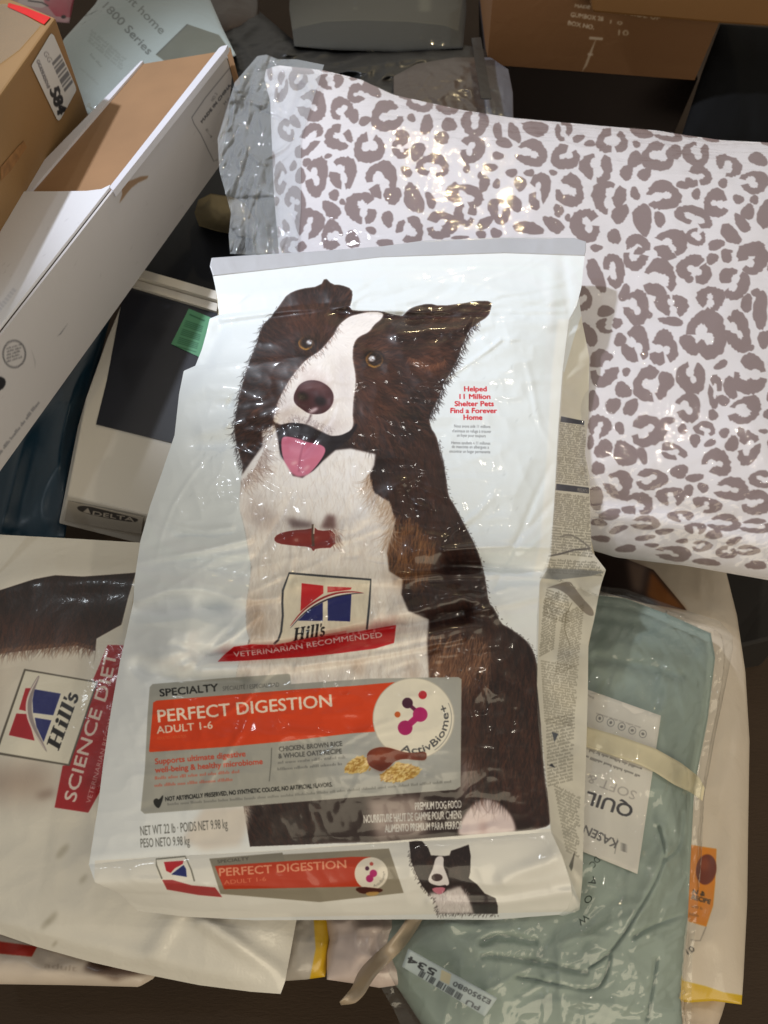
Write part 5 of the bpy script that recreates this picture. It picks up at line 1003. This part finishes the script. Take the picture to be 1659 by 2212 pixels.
# ================================================================ mint quilt in its plastic bag
PQ = Plane((1300, 1290, .89), (1560, 1350, .87), (1000, 2200, .705))
def card_art(c):
    tcol = (60, 58, 62)
    for i, (x, y) in enumerate(((470, 1310), (548, 1340), (625, 1368), (700, 1395), (775, 1420))):
        q = ZD((x, y))[0]; a = np.linspace(0, 2*math.pi, 26); c.line(np.stack([q[0]+7.6*np.cos(a), q[1]+8.2*np.sin(a)], -1), 1.1, (90, 86, 86), .9); c.ell(q, 3.0, 3.6, (100, 96, 96), i*30, .8)
    c.smalltext(ZD((760, 1370), (440, 1268)), 4, (150, 142, 136), .7, 500)
    c.smalltext(ZD((770, 1660), (372, 1520)), 6, (84, 78, 74), .8, 501); c.smalltext(ZD((755, 1712), (372, 1570)), 6, (84, 78, 74), .8, 502); c.smalltext(ZD((770, 1600), (400, 1480)), 5, (196, 172, 128), .8, 503)
    c.text('SOFT &', ZD((735, 1830), (390, 1700)), 19, (176, 168, 162)); c.text('QUILT', ZD((712, 1930), (300, 1798)), 27, (44, 40, 48), .014)
    c.text('KASEN', ZF((790, 312), (600, 222)), 18, (96, 92, 92), .004); q = ZF((822, 352))[0]
    for k in range(-3, 4): c.line([q+[-8, k*2.6-3], q+[0, k*2.6], q+[8, k*2.6+3]], 1.5, (60, 56, 58), .9, taper=True)
    c.line(ZF((768, 388), (785, 300)), 1.2, (110, 106, 104)); c.text('DALE', ZD((430, 1160), (385, 1140)), 4, (120, 110, 104))
ccd = small_print('card_print', PQ, [(1200, 1460), (1450, 1530), (1400, 1900), (1200, 1860)], 1700, (228, 222, 212), card_art)
qt = thing('quilt_pack', 'folded mint green quilt in a glossy clear bag with a printed card turned upside down', 'bedding', PQ.at(np.array([1250., 2100.])))
g = coons([(1150, 1235), (1290, 1285), (1350, 1292), (1450, 1330), (1535, 1368)], [(820, 2080), (870, 2150), (960, 2290), (1480, 2290)], [(1150, 1235), (1000, 1700), (830, 1960), (805, 2020), (820, 2080)], [(1535, 1368), (1545, 1420), (1528, 1560), (1500, 1700), (1492, 1850), (1485, 2000), (1470, 2150), (1480, 2290)], 200, 250)
e = edge_fall(200, 250, 3.5)
fold = ridge(g, smooth(ZF((1020, 230), (1060, 370), (1040, 470), (980, 600), (850, 810), (740, 970), (620, 1050)), 2), -.005, 3)+ridge(g, ZF((1060, 380), (1020, 520), (880, 790)), .006, 22)
fold = fold+ridge(g, smooth(ZF((1160, 150), (1150, 350), (1060, 420)), 2), -.006, 5)+ridge(g, smooth(ZF((1200, 730), (1000, 800), (880, 870)), 2), -.006, 5)+ridge(g, smooth(ZF((740, 980), (720, 1100), (650, 1190), (400, 1140), (200, 1100)), 2), -.005, 3.5)+ridge(g, smooth(ZF((1010, 1000), (980, 1200), (950, 1350)), 2), -.007, 4)
fold = fold+ridge(g, smooth(ZF((0, 980), (160, 990), (380, 1030), (600, 1080)), 2), -.005, 6)+ridge(g, smooth(ZF((0, 900), (120, 860), (300, 900)), 2), -.006, 8)+ridge(g, [(1290, 1420), (1400, 1440), (1470, 1460)], -.006, 10)+ridge(g, [(1288, 1330), (1400, 1350), (1500, 1400)], -.006, 12)
rel = fold*1.0+creases(g, 40, 321, (860, 1950, 1490, 2212), -20, 40, 130, .0017, 8)+creases(g, 30, 322, (1290, 1300, 1530, 1960), -70, 30, 110, .0017, 8)+.016*fbm(g[..., 0]/150, g[..., 1]/170, 90, 3)+.010*ridged(g[..., 0]/110, g[..., 1]/160, 92, 2)
dQ = PQ.depth(g)-.045*e**.7-rel*np.minimum(1, e+.25)
sheet('quilt', g, dQ, plain('mint_cloth', (156, 170, 160), .75, .05, 30, (420, .12, .0005)), qt, None, PQ.depth(g)+.03)
PQc = Plane((1300, 1500, .845-.02), (1420, 1540, .835-.02), (1300, 1880, .758-.02))
def above(pts, plane, lift):                          # depth of the card: rests on the highest folds
    return plane.depth(pts)-lift
gc = coons([(1225, 1476), (1268, 1489), (1428, 1546)], [(1200, 1818), (1255, 1838), (1377, 1888)], [(1225, 1476), (1200, 1818)], [(1428, 1546), (1405, 1700), (1377, 1888)], 24, 30)
from mathutils.bvhtree import BVHTree
bv = BVHTree.FromPolygons([Vector(v) for v in P(g, dQ).reshape(-1, 3)], [tuple(f) for f in grid_faces(250, 200)])
def drape(gr, lift, sm=6):
    """depths that rest on the quilt below each point, smoothed like stiff card"""
    rr = ray(gr); out = np.full(gr.shape[:2], np.nan)
    for i in range(gr.shape[0]):
        for j in range(gr.shape[1]):
            v = rr[i, j]; L = np.linalg.norm(v); h = bv.ray_cast(Vector(CAM), Vector(v/L))
            if h[0] is not None: out[i, j] = h[3]/L
    m_ = np.nanmedian(out); out = np.where(np.isnan(out), m_, out)
    for _ in range(sm):
        p_ = np.pad(out, 1, mode='edge'); out = np.minimum(out, (p_[:-2, 1:-1]+p_[2:, 1:-1]+p_[1:-1, :-2]+p_[1:-1, 2:]+out)/5)
    return out-lift
dc = drape(gc, .003, 30); sheet('card', gc, dc, printed('card_paper', ccd.im, .55), qt, ccd.uvf, dc+.0008)
gb2 = coons(ZD((330, 1350), (370, 1365), (600, 1430), (860, 1520), (1040, 1620), (1170, 1720), (1212, 1800)), ZD((330, 1490), (372, 1510), (760, 1640), (860, 1690), (1000, 1780), (1110, 1830), (1196, 1892)), ZD((330, 1350), (330, 1490)), ZD((1212, 1800), (1196, 1892)), 50, 8)
db2 = drape(gb2, .006, 20); sheet('band', gb2, db2, plain('elastic_band', (224, 212, 178), .5, .05, 30, (300, .1, .0005)), qt, None, db2+.0008)
def tag_art(c):
    for k in range(34):
        if RNG.random() < .72:
            t0 = k/34; a = np.array([1092, 862])+np.array([285, 168])*t0; wk = 4+RNG.random()*3; c.fill(ZG(a, a+[-22, 38], a+[-22+wk, 38+wk*.6], a+[wk, wk*.6]), (50, 54, 58), .95)
    c.fill(ZG((1225, 860), (1290, 890), (1275, 960), (1215, 930)), (196, 176, 130), .6)
    c.text('534', ZG((1195, 865), (1015, 770)), 14, (46, 48, 52), .02); c.text('E29508B0', ZG((1550, 1060), (1310, 935)), 10, (84, 90, 94), .006); c.text('PU', ZG((1480, 1100), (1395, 1055)), 10, (96, 100, 104), .006)
cbt = small_print('barcode_print', PQ, [ZG(q)[0] for q in ((1005, 700), (1610, 1045), (1510, 1185), (945, 840))], 1800, (176, 188, 190), tag_art)
gt = coons(ZG((1008, 722), (1590, 1045)), ZG((966, 840), (1508, 1165)), ZG((1008, 722), (966, 840)), ZG((1590, 1045), (1508, 1165)), 24, 8)
gq = coons([(1150, 1200), (1290, 1266), (1350, 1272), (1450, 1308), (1555, 1342), (1582, 1372)], [(780, 2060), (850, 2180), (900, 2290), (1492, 2290)], [(1150, 1200), (1000, 1700), (800, 1940), (780, 2060)], [(1582, 1372), (1584, 1400), (1570, 1470), (1545, 1590), (1522, 1720), (1516, 1850), (1508, 1950), (1495, 2080), (1492, 2290)], 200, 240)
eq = edge_fall(200, 240, 4)
dq = drape(gq, .010, 3); dq = np.where(eq < .12, np.maximum(dq, PQ.depth(gq)-.045*eq**.7-.008), dq)-.010*np.clip(ridged(gq[..., 0]/85+gq[..., 1]/200, gq[..., 1]/90, 97, 3), -.2, 1)
dq = dq-creases(gq, 60, 311, (1280, 1280, 1570, 1500), -35, 30, 50, .0016, 3.4)-creases(gq, 70, 312, (1380, 1480, 1540, 2000), -75, 30, 50, .0016, 3.4)-creases(gq, 110, 313, (880, 1960, 1500, 2212), -60, 30, 60, .0018, 4)
sheet('plastic_bag', gq, dq, film('quilt_film', (.98, .985, .985), .04, 1.2, .06, 9, .4, .008, (1, 1.5, 1), 30, (.75, .80, .80)), qt)
bv = BVHTree.FromPolygons([Vector(v) for v in P(gq, dq).reshape(-1, 3)], [tuple(f) for f in grid_faces(240, 200)])
dt = drape(gt, .002, 40); dt = dt-.006; sheet('sticker', gt, dt, printed('barcode_paper', cbt.im, .5), qt, cbt.uvf, dt+.0006)
M_INK = plain('dark_ink', (40, 52, 48), .5, .05)
for tx, a, b, h in (('DC', (658, 400), (618, 445), 14), ('A', (645, 515), (612, 555), 14), ('O', (618, 620), (583, 655), 14), ('W', (600, 735), (548, 775), 14)):
    tri, wid = glyphs(tx); a, b = ZF(a)[0], ZF(b)[0]; u = (b-a)/wid; n_ = np.array([u[1], -u[0]])/np.linalg.norm(u)*h
    q = a+tri[..., :1]*u+tri[..., 1:]*n_; dL_ = drape(q, .0012, 0); V = P(q, dL_).reshape(-1, 3)
    mesh_obj('lettering', V, np.arange(len(V)).reshape(-1, 3), M_INK, qt)

# ================================================================ white bag behind the quilt
PW = Plane((1500, 1260, .96), (1615, 1600, .88), (1500, 2150, .755))
def wbag_art(c):
    c.fill(ZD((430, 130), (650, 180), (800, 240), (850, 260), (1000, 440), (1085, 545), (800, 500), (430, 400)), (50, 34, 30)); c.fill(ZD((660, 190), (800, 230), (770, 420), (700, 400)), (150, 124, 108), .8, soft=6)
    c.fill(ZD((830, 260), (930, 380), (1085, 548), (900, 520), (800, 440)), (160, 96, 40), .9, soft=4)
    c.fill(ZF((1180, 330), (1260, 345), (1360, 360), (1352, 560), (1340, 690), (1300, 812), (1160, 770)), (214, 128, 20)); c.ell(ZF((1300, 480))[0], 22, 33, (110, 44, 20), 8); c.ell(ZF((1290, 450))[0], 11, 14, (140, 66, 34), 8, .8, soft=4)
    c.text('N &', ZF((1220, 620), (1290, 635)), 9, (70, 50, 24), .01); c.text('RECIPE', ZF((1215, 650), (1320, 680)), 9, (70, 50, 24), .01); c.smalltext(ZF((1215, 700), (1280, 715)), 6, (110, 70, 20), .7, 600); c.smalltext(ZF((1200, 745), (1250, 755)), 6, (110, 70, 20), .7, 601)
    c.line(ZF((1210, 890), (1265, 895), (1300, 812)), 1.5, (120, 110, 100)); c.text('10', ZF((1195, 975), (1235, 950)), 12, (90, 84, 76), .01)
    c.fill(ZF((1100, 1120), (1185, 1132), (1300, 1160), (1400, 1195), (1530, 1215), (1530, 1275), (1380, 1250), (1260, 1250), (1100, 1262)), (206, 166, 6))
cwb = small_print('white_bag_print', PW, [(1280, 1180), (1640, 1180), (1640, 2190), (1280, 2190)], 1300, (208, 194, 176), wbag_art)
g = coons([(1270, 1180), (1400, 1195), (1560, 1200)], [(1380, 2150), (1490, 2166), (1540, 2162), (1602, 2170)], [(1270, 1180), (1330, 1700), (1380, 2150)], [(1560, 1200), (1592, 1330), (1610, 1450), (1619, 1600), (1616, 1800), (1614, 1950), (1606, 2110), (1602, 2170)], 60, 130); e = edge_fall(60, 130, 5)
o = sheet('dog_food_bag', g, PW.depth(g)-.022*e-(.010*fbm(g[..., 0]/120, g[..., 1]/200, 110, 3)+.006*ridged(g[..., 0]/80, g[..., 1]/240, 112, 2))*np.minimum(1, e+.2), printed('white_bag_foil', cwb.im, .45, .4, .15, [(24, .35, .004), (90, .2, .001)]), None, cwb.uvf, PW.depth(g)+.03+.02*e)
tag(o, 'white bag with an orange label and yellow foot band, sticking out right of the quilt', 'bag')
PW2 = Plane((1480, 2150, .79), (1600, 2150, .79), (1480, 2230, .775))
g = coons([(1420, 2120), (1580, 2120)], [(1420, 2260), (1535, 2260)], [(1420, 2120), (1420, 2260)], [(1580, 2120), (1560, 2190), (1535, 2260)], 20, 20); e = edge_fall(20, 20, 4)
o = sheet('bag', g, PW2.depth(g)-.012*e-.006*fbm(g[..., 0]/40, g[..., 1]/40, 115), plain('plain_white_foil', (204, 188, 170), .4, .05, 10, (40, .3, .003), .4, .15), None, None, PW2.depth(g)+.03)
tag(o, 'plain white bag, only its corner showing at the bottom right below the yellow band', 'bag')

# ================================================================ behind the pillow
o = prism('carton', P(np.array([(1540, 1215), (1700, 1230), (1700, 1372), (1604, 1395), (1560, 1400)], float), np.array([1.06, 1.06, 1.02, 1.02, 1.02])), (0, -.02, -.14), plain('gap_black', (26, 20, 16), .7, .2, 8), None, bev=.004)  # black block that fills the gap below the pillow's right end
tag(o, 'black block filling the dark gap under the right end of the pillow', 'carton')
# brown carton wrapped in film
Y0 = 1.34
def at_y(p, Y): r = ray(np.array(p, float)); return CAM+r*(Y/r[1])
def wall_poly(name, pts, Y, depth, m, parent=None, uvf=None, label=None): return prism(name, [at_y(q, Y) for q in pts], (0, depth, 0), m, parent, uvf, label, bev=.004)
def carton_art(c):
    w_ = (188, 170, 150)
    c.text('MADE IN', Z3((395, 45), (545, 62)), 7, w_, .006, .9); c.text('GUMBOX 28', Z3((368, 105), (580, 135)), 9, w_, .008, .95); c.text('BOX NO.', Z3((350, 160), (520, 190)), 9, w_, .008, .95); c.text('10', Z3((680, 225), (745, 230)), 11, w_, .01, .8); c.text('1 0', Z3((625, 150), (705, 160)), 7, w_, .006, .8)
    c.text('THIS SIDE UP', Z3((625, 75), (955, 130)), 11, w_, .008, .8)
    c.line(Z3((490, 245), (580, 252)), 6, w_, .9); c.line(Z3((535, 250), (500, 340), (470, 420), (440, 470)), 6, w_, .8, taper=True); c.line(Z3((480, 350), (515, 355)), 5, w_, .8)
PC = Plane(pxd(at_y((1070, 0), Y0)), pxd(at_y((1500, 0), Y0)), pxd(at_y((1300, 150), Y0)))
ccr = small_print('brown_carton_print', PC, [(1040, -120), (1650, -120), (1650, 200), (1040, 200)], 800, (114, 78, 46), carton_art)
bx = thing('carton', 'big brown carton behind the pillow, with pale printed letters under clear film', 'carton', at_y((1300, 150), Y0))
tl, tr, br, bl = (1078, -130), (1640, -130), (1520, 178), (1055, 140)
F4 = [(1075, -130), (1620, -110), (1500, 172), (1052, 138)]
o = wall_poly('body', F4, Y0, .30, plain('film_brown', (114, 78, 46), .6, .08, 6), bx)
solid_poly('front_print', F4, PC, .0006, printed('carton_front', ccr.im, .6, .3, .2, [(30, .2, .003)]), bx, .001, None, ccr.uvf)
o = wall_poly('box', [(1050, 130), (1510, 168), (1440, 330), (1050, 320)], Y0+.07, .22, plain('shade_umber', (40, 30, 29), .7, .12, 6), None)  # added dark box, set back; stands in for shade on the carton
tag(o, 'added dark box standing in for shade on the lower part of the brown carton', 'box')
o = wall_poly('carton', [(1270, -120), (1720, -120), (1720, 62), (1560, 52), (1280, 28)], Y0-.05, .04, plain('ochre_card', (118, 82, 42), .6, .10, 6), None)
tag(o, 'ochre carton edge at the very top right, above the black shape', 'carton')
g = coons([(1556, 52), (1720, 64)], [(1470, 300), (1560, 330), (1720, 340)], [(1556, 52), (1515, 160), (1470, 300)], [(1720, 64), (1720, 340)], 30, 40); e = edge_fall(30, 40, 4)
o = sheet('black_shape', g, 1.36-.02*e-.01*fbm(g[..., 0]/60, g[..., 1]/90, 120), plain('matte_black', (5, 5, 7), .8, .2, 10, (20, .3, .004), 0, .1, .2), None, None, 1.42+0*e)  # plain black form closing the corner behind the pillow
tag(o, 'black shape at the upper right behind the pillow', 'black_shape')
# olive bedding pack, top middle
PO = Plane((640, 0, 1.42), (1000, 0, 1.42), (800, 110, 1.34))
def olive_art(c):
    c.fill([(600, -80), (1010, -80), (990, 66), (960, 54), (880, 46), (780, 43), (700, 46), (655, 56), (620, 70)], (58, 53, 38)); c.line([(655, 56), (700, 46), (780, 43), (880, 46), (960, 54), (990, 66)], 2, (70, 66, 48), .8)
    c.ell((767, 6), 5, 5, (60, 56, 44)); c.text('III', [(763, 22), (771, 22)], 7, (80, 76, 60)); c.fill([(905, -20), (930, -20), (930, 25), (905, 25)], (92, 88, 70), .6, soft=4)
col = small_print('olive_pack_print', PO, [(590, -90), (1020, -90), (1020, 130), (590, 130)], 700, (34, 30, 16), olive_art)
ol = thing('bedding_pack', 'olive bedding pack in clear plastic with a grey insert, top middle of the pile', 'bedding', PO.at(np.array([800., 110.])))
g = coons([(628, -80), (1000, -80)], [(636, 100), (720, 108), (860, 112), (1000, 104)], [(628, -80), (625, 20), (636, 100)], [(1000, -80), (1008, 20), (1000, 104)], 50, 30); e = edge_fall(50, 30, 4, 'lrb')
dO = PO.depth(g)-.025*e; sheet('bundle', g, dO, printed('olive_cloth', col.im, .8), ol, col.uvf, PO.depth(g)+.08)
sheet('plastic_wrap', g, dO-.008-.006*ridged(g[..., 0]/60, g[..., 1]/40, 130, 2), film('olive_film', (.95, .95, .95), .02, .35, .05, 10, .4, .006), ol)
# black bag under it
PK = Plane((420, 40, 1.50), (1080, 60, 1.42), (700, 220, 1.22))
g = coons([(380, -40), (520, -10), (640, 92), (820, 104), (1000, 96), (1060, 110)], [(440, 180), (540, 200), (640, 240), (860, 270), (1060, 290)], [(380, -40), (410, 60), (440, 180)], [(1060, 110), (1070, 200), (1060, 290)], 200, 90); e = edge_fall(200, 90, 5)
o = sheet('bag', g, PK.depth(g)-.02*e-(.045*ridged(g[..., 0]/120, g[..., 1]/50+g[..., 0]/300, 135, 3)+creases(g, 60, 331, (400, 20, 1080, 260), -10, 40, 90, .008, 7))*e, plain('black_film', (13, 13, 14), .45, .2, 6, (14, .4, .006), .15, .15), None, None, PK.depth(g)+.10)
tag(o, 'black plastic bag slumped behind the top edge of the pillow', 'bag')
PKb = Plane((420, 0, 1.62), (520, 0, 1.62), (450, 80, 1.54))
g = coons([(388, -60), (560, -60)], [(405, 70), (450, 92), (560, 60)], [(388, -60), (405, 70)], [(560, -60), (560, 60)], 26, 26); e = edge_fall(26, 26, 4)
o = sheet('packet', g, PKb.depth(g)-.10-.04*e-.02*fbm(g[..., 0]/40, g[..., 1]/90, 140), plain('brown_film', (70, 54, 44), .35, .2, 4, (20, .4, .005), .3, .2), None, None, PKb.depth(g)+.03)
tag(o, 'shiny brown packet at the top, left of the olive bedding pack', 'packet')
pk = thing('parcel', 'brown and grey film parcel with a dark strap, between the pillow and brown carton', 'parcel', P(np.array([980., 200.]), 1.2))
PR = Plane((870, 150, 1.22), (1090, 150, 1.22), (980, 240, 1.12))
def parcel_art(c): c.fill([(1035, 100), (1110, 100), (1110, 270), (1052, 270)], (88, 90, 98))
cpr = small_print('parcel_print', PR, [(840, 90), (1130, 90), (1130, 300), (840, 300)], 700, (66, 56, 50), parcel_art)
g = coons([(850, 165), (900, 138), (980, 124), (1060, 124), (1098, 150)], [(850, 240), (960, 265), (1110, 290)], [(850, 165), (850, 240)], [(1098, 150), (1108, 200), (1110, 290)], 110, 70); e = edge_fall(110, 70, 4)
dR = PR.depth(g)-.02*e-.015*ridged(g[..., 0]/70, g[..., 1]/40, 150, 3)*e-creases(g, 40, 332, (860, 120, 1110, 280), 10, 40, 60, .004, 5)*e; sheet('wrapping', g, dR, printed('parcel_film', cpr.im, .35, .3, .2, [(24, .4, .004)]), pk, cpr.uvf, PR.depth(g)+.06)
solid_poly('strap', [(1014, 136), (1034, 134), (1056, 270), (1034, 270)], PR, .002, M_BLACK, pk, .034)

# ================================================================ pale bedding pack, upper left, and the pink toy packet
PSW = Plane((240, 0, 1.36), (400, 0, 1.36), (190, 250, 1.20))
def sheets_art(c):
    gcol = (104, 112, 108)
    c.fill(Z1((1225, 160), (1020, 360), (1100, 420), (1500, 330), (1430, 230)), (92, 92, 74)); c.line(Z1((1225, 160), (1120, 262), (1020, 360)), 2.5, (58, 58, 48))
    c.text('swift home', Z1((745, -80), (1050, 228)), 17, gcol, .004); c.text('1800 Series', Z1((668, 48), (965, 362)), 17, (92, 100, 98), .004)
    for k in range(4): c.smalltext(Z1((590-k*6, 205+k*22), (815-k*8, 395+k*22)), 6, (140, 148, 144), .7, 700+k)
    c.smalltext(Z1((585, 360), (655, 440)), 6, (130, 138, 134), .7, 720); c.smalltext(Z1((520, 450), (640, 560)), 5, (150, 156, 152), .6, 721)
    c.text('Queen', Z1((565, 690), (605, 730)), 8, (130, 120, 96))
csw = small_print('bedding_print', PSW, [(110, -90), (530, -90), (530, 280), (110, 280)], 900, (176, 186, 184), sheets_art)
sw = thing('bedding_pack', 'pale grey-green bedding pack with lettering, between the two cartons at the upper left', 'bedding', PSW.at(np.array([250., 220.])))
g = coons([(260, -80), (420, -80), (480, 60), (510, 120)], [(135, 90), (150, 160), (180, 245), (230, 260)], [(260, -80), (205, 10), (140, 82), (135, 90)], [(510, 120), (400, 160), (230, 260)], 50, 50); e = edge_fall(50, 50, 4)
dw = PSW.depth(g)-.03*e-.010*fbm(g[..., 0]/70, g[..., 1]/80, 160, 2); sheet('bundle', g, dw, printed('bedding_cloth', csw.im, .6), sw, csw.uvf, PSW.depth(g)+.07)
sheet('plastic_wrap', g, dw-.008-.006*ridged(g[..., 0]/50, g[..., 1]/50, 165, 2), film('bedding_film', (.95, .97, .98), .07, 1.3, .09, 16, .6, .006, (1, 1, 1), 0, (.8, .86, .9)), sw)
PPK = Plane((60, 0, 1.42), (150, 0, 1.42), (100, 40, 1.38))
def pink_art(c):
    c.fill([(30, -40), (100, -40), (120, 5), (90, 18), (40, 10)], (206, 190, 190)); c.fill([(92, -40), (170, -40), (170, 40), (120, 36), (95, 5)], (182, 84, 100)); c.line([(60, 2), (90, 6), (104, 14)], 3, (50, 40, 44)); c.line([(84, -6), (106, 2)], 2.4, (60, 48, 50)); c.ell((137, 37), 5, 4, (40, 28, 28))
cpk = small_print('pink_packet_print', PPK, [(10, -60), (190, -60), (190, 70), (10, 70)], 700, (190, 150, 156), pink_art)
g = coons([(20, -50), (170, -50)], [(30, 30), (90, 45), (150, 50)], [(20, -50), (30, 30)], [(170, -50), (150, 50)], 24, 20); e = edge_fall(24, 20, 3)
o = sheet('packet', g, PPK.depth(g)-.03*e-.01*fbm(g[..., 0]/30, g[..., 1]/30, 170), printed('pink_film', cpk.im, .4, .4, .15, [(30, .3, .003)]), None, cpk.uvf, PPK.depth(g)+.04)
tag(o, 'pink and white packet peeping over the shipping carton in the top left corner', 'packet')
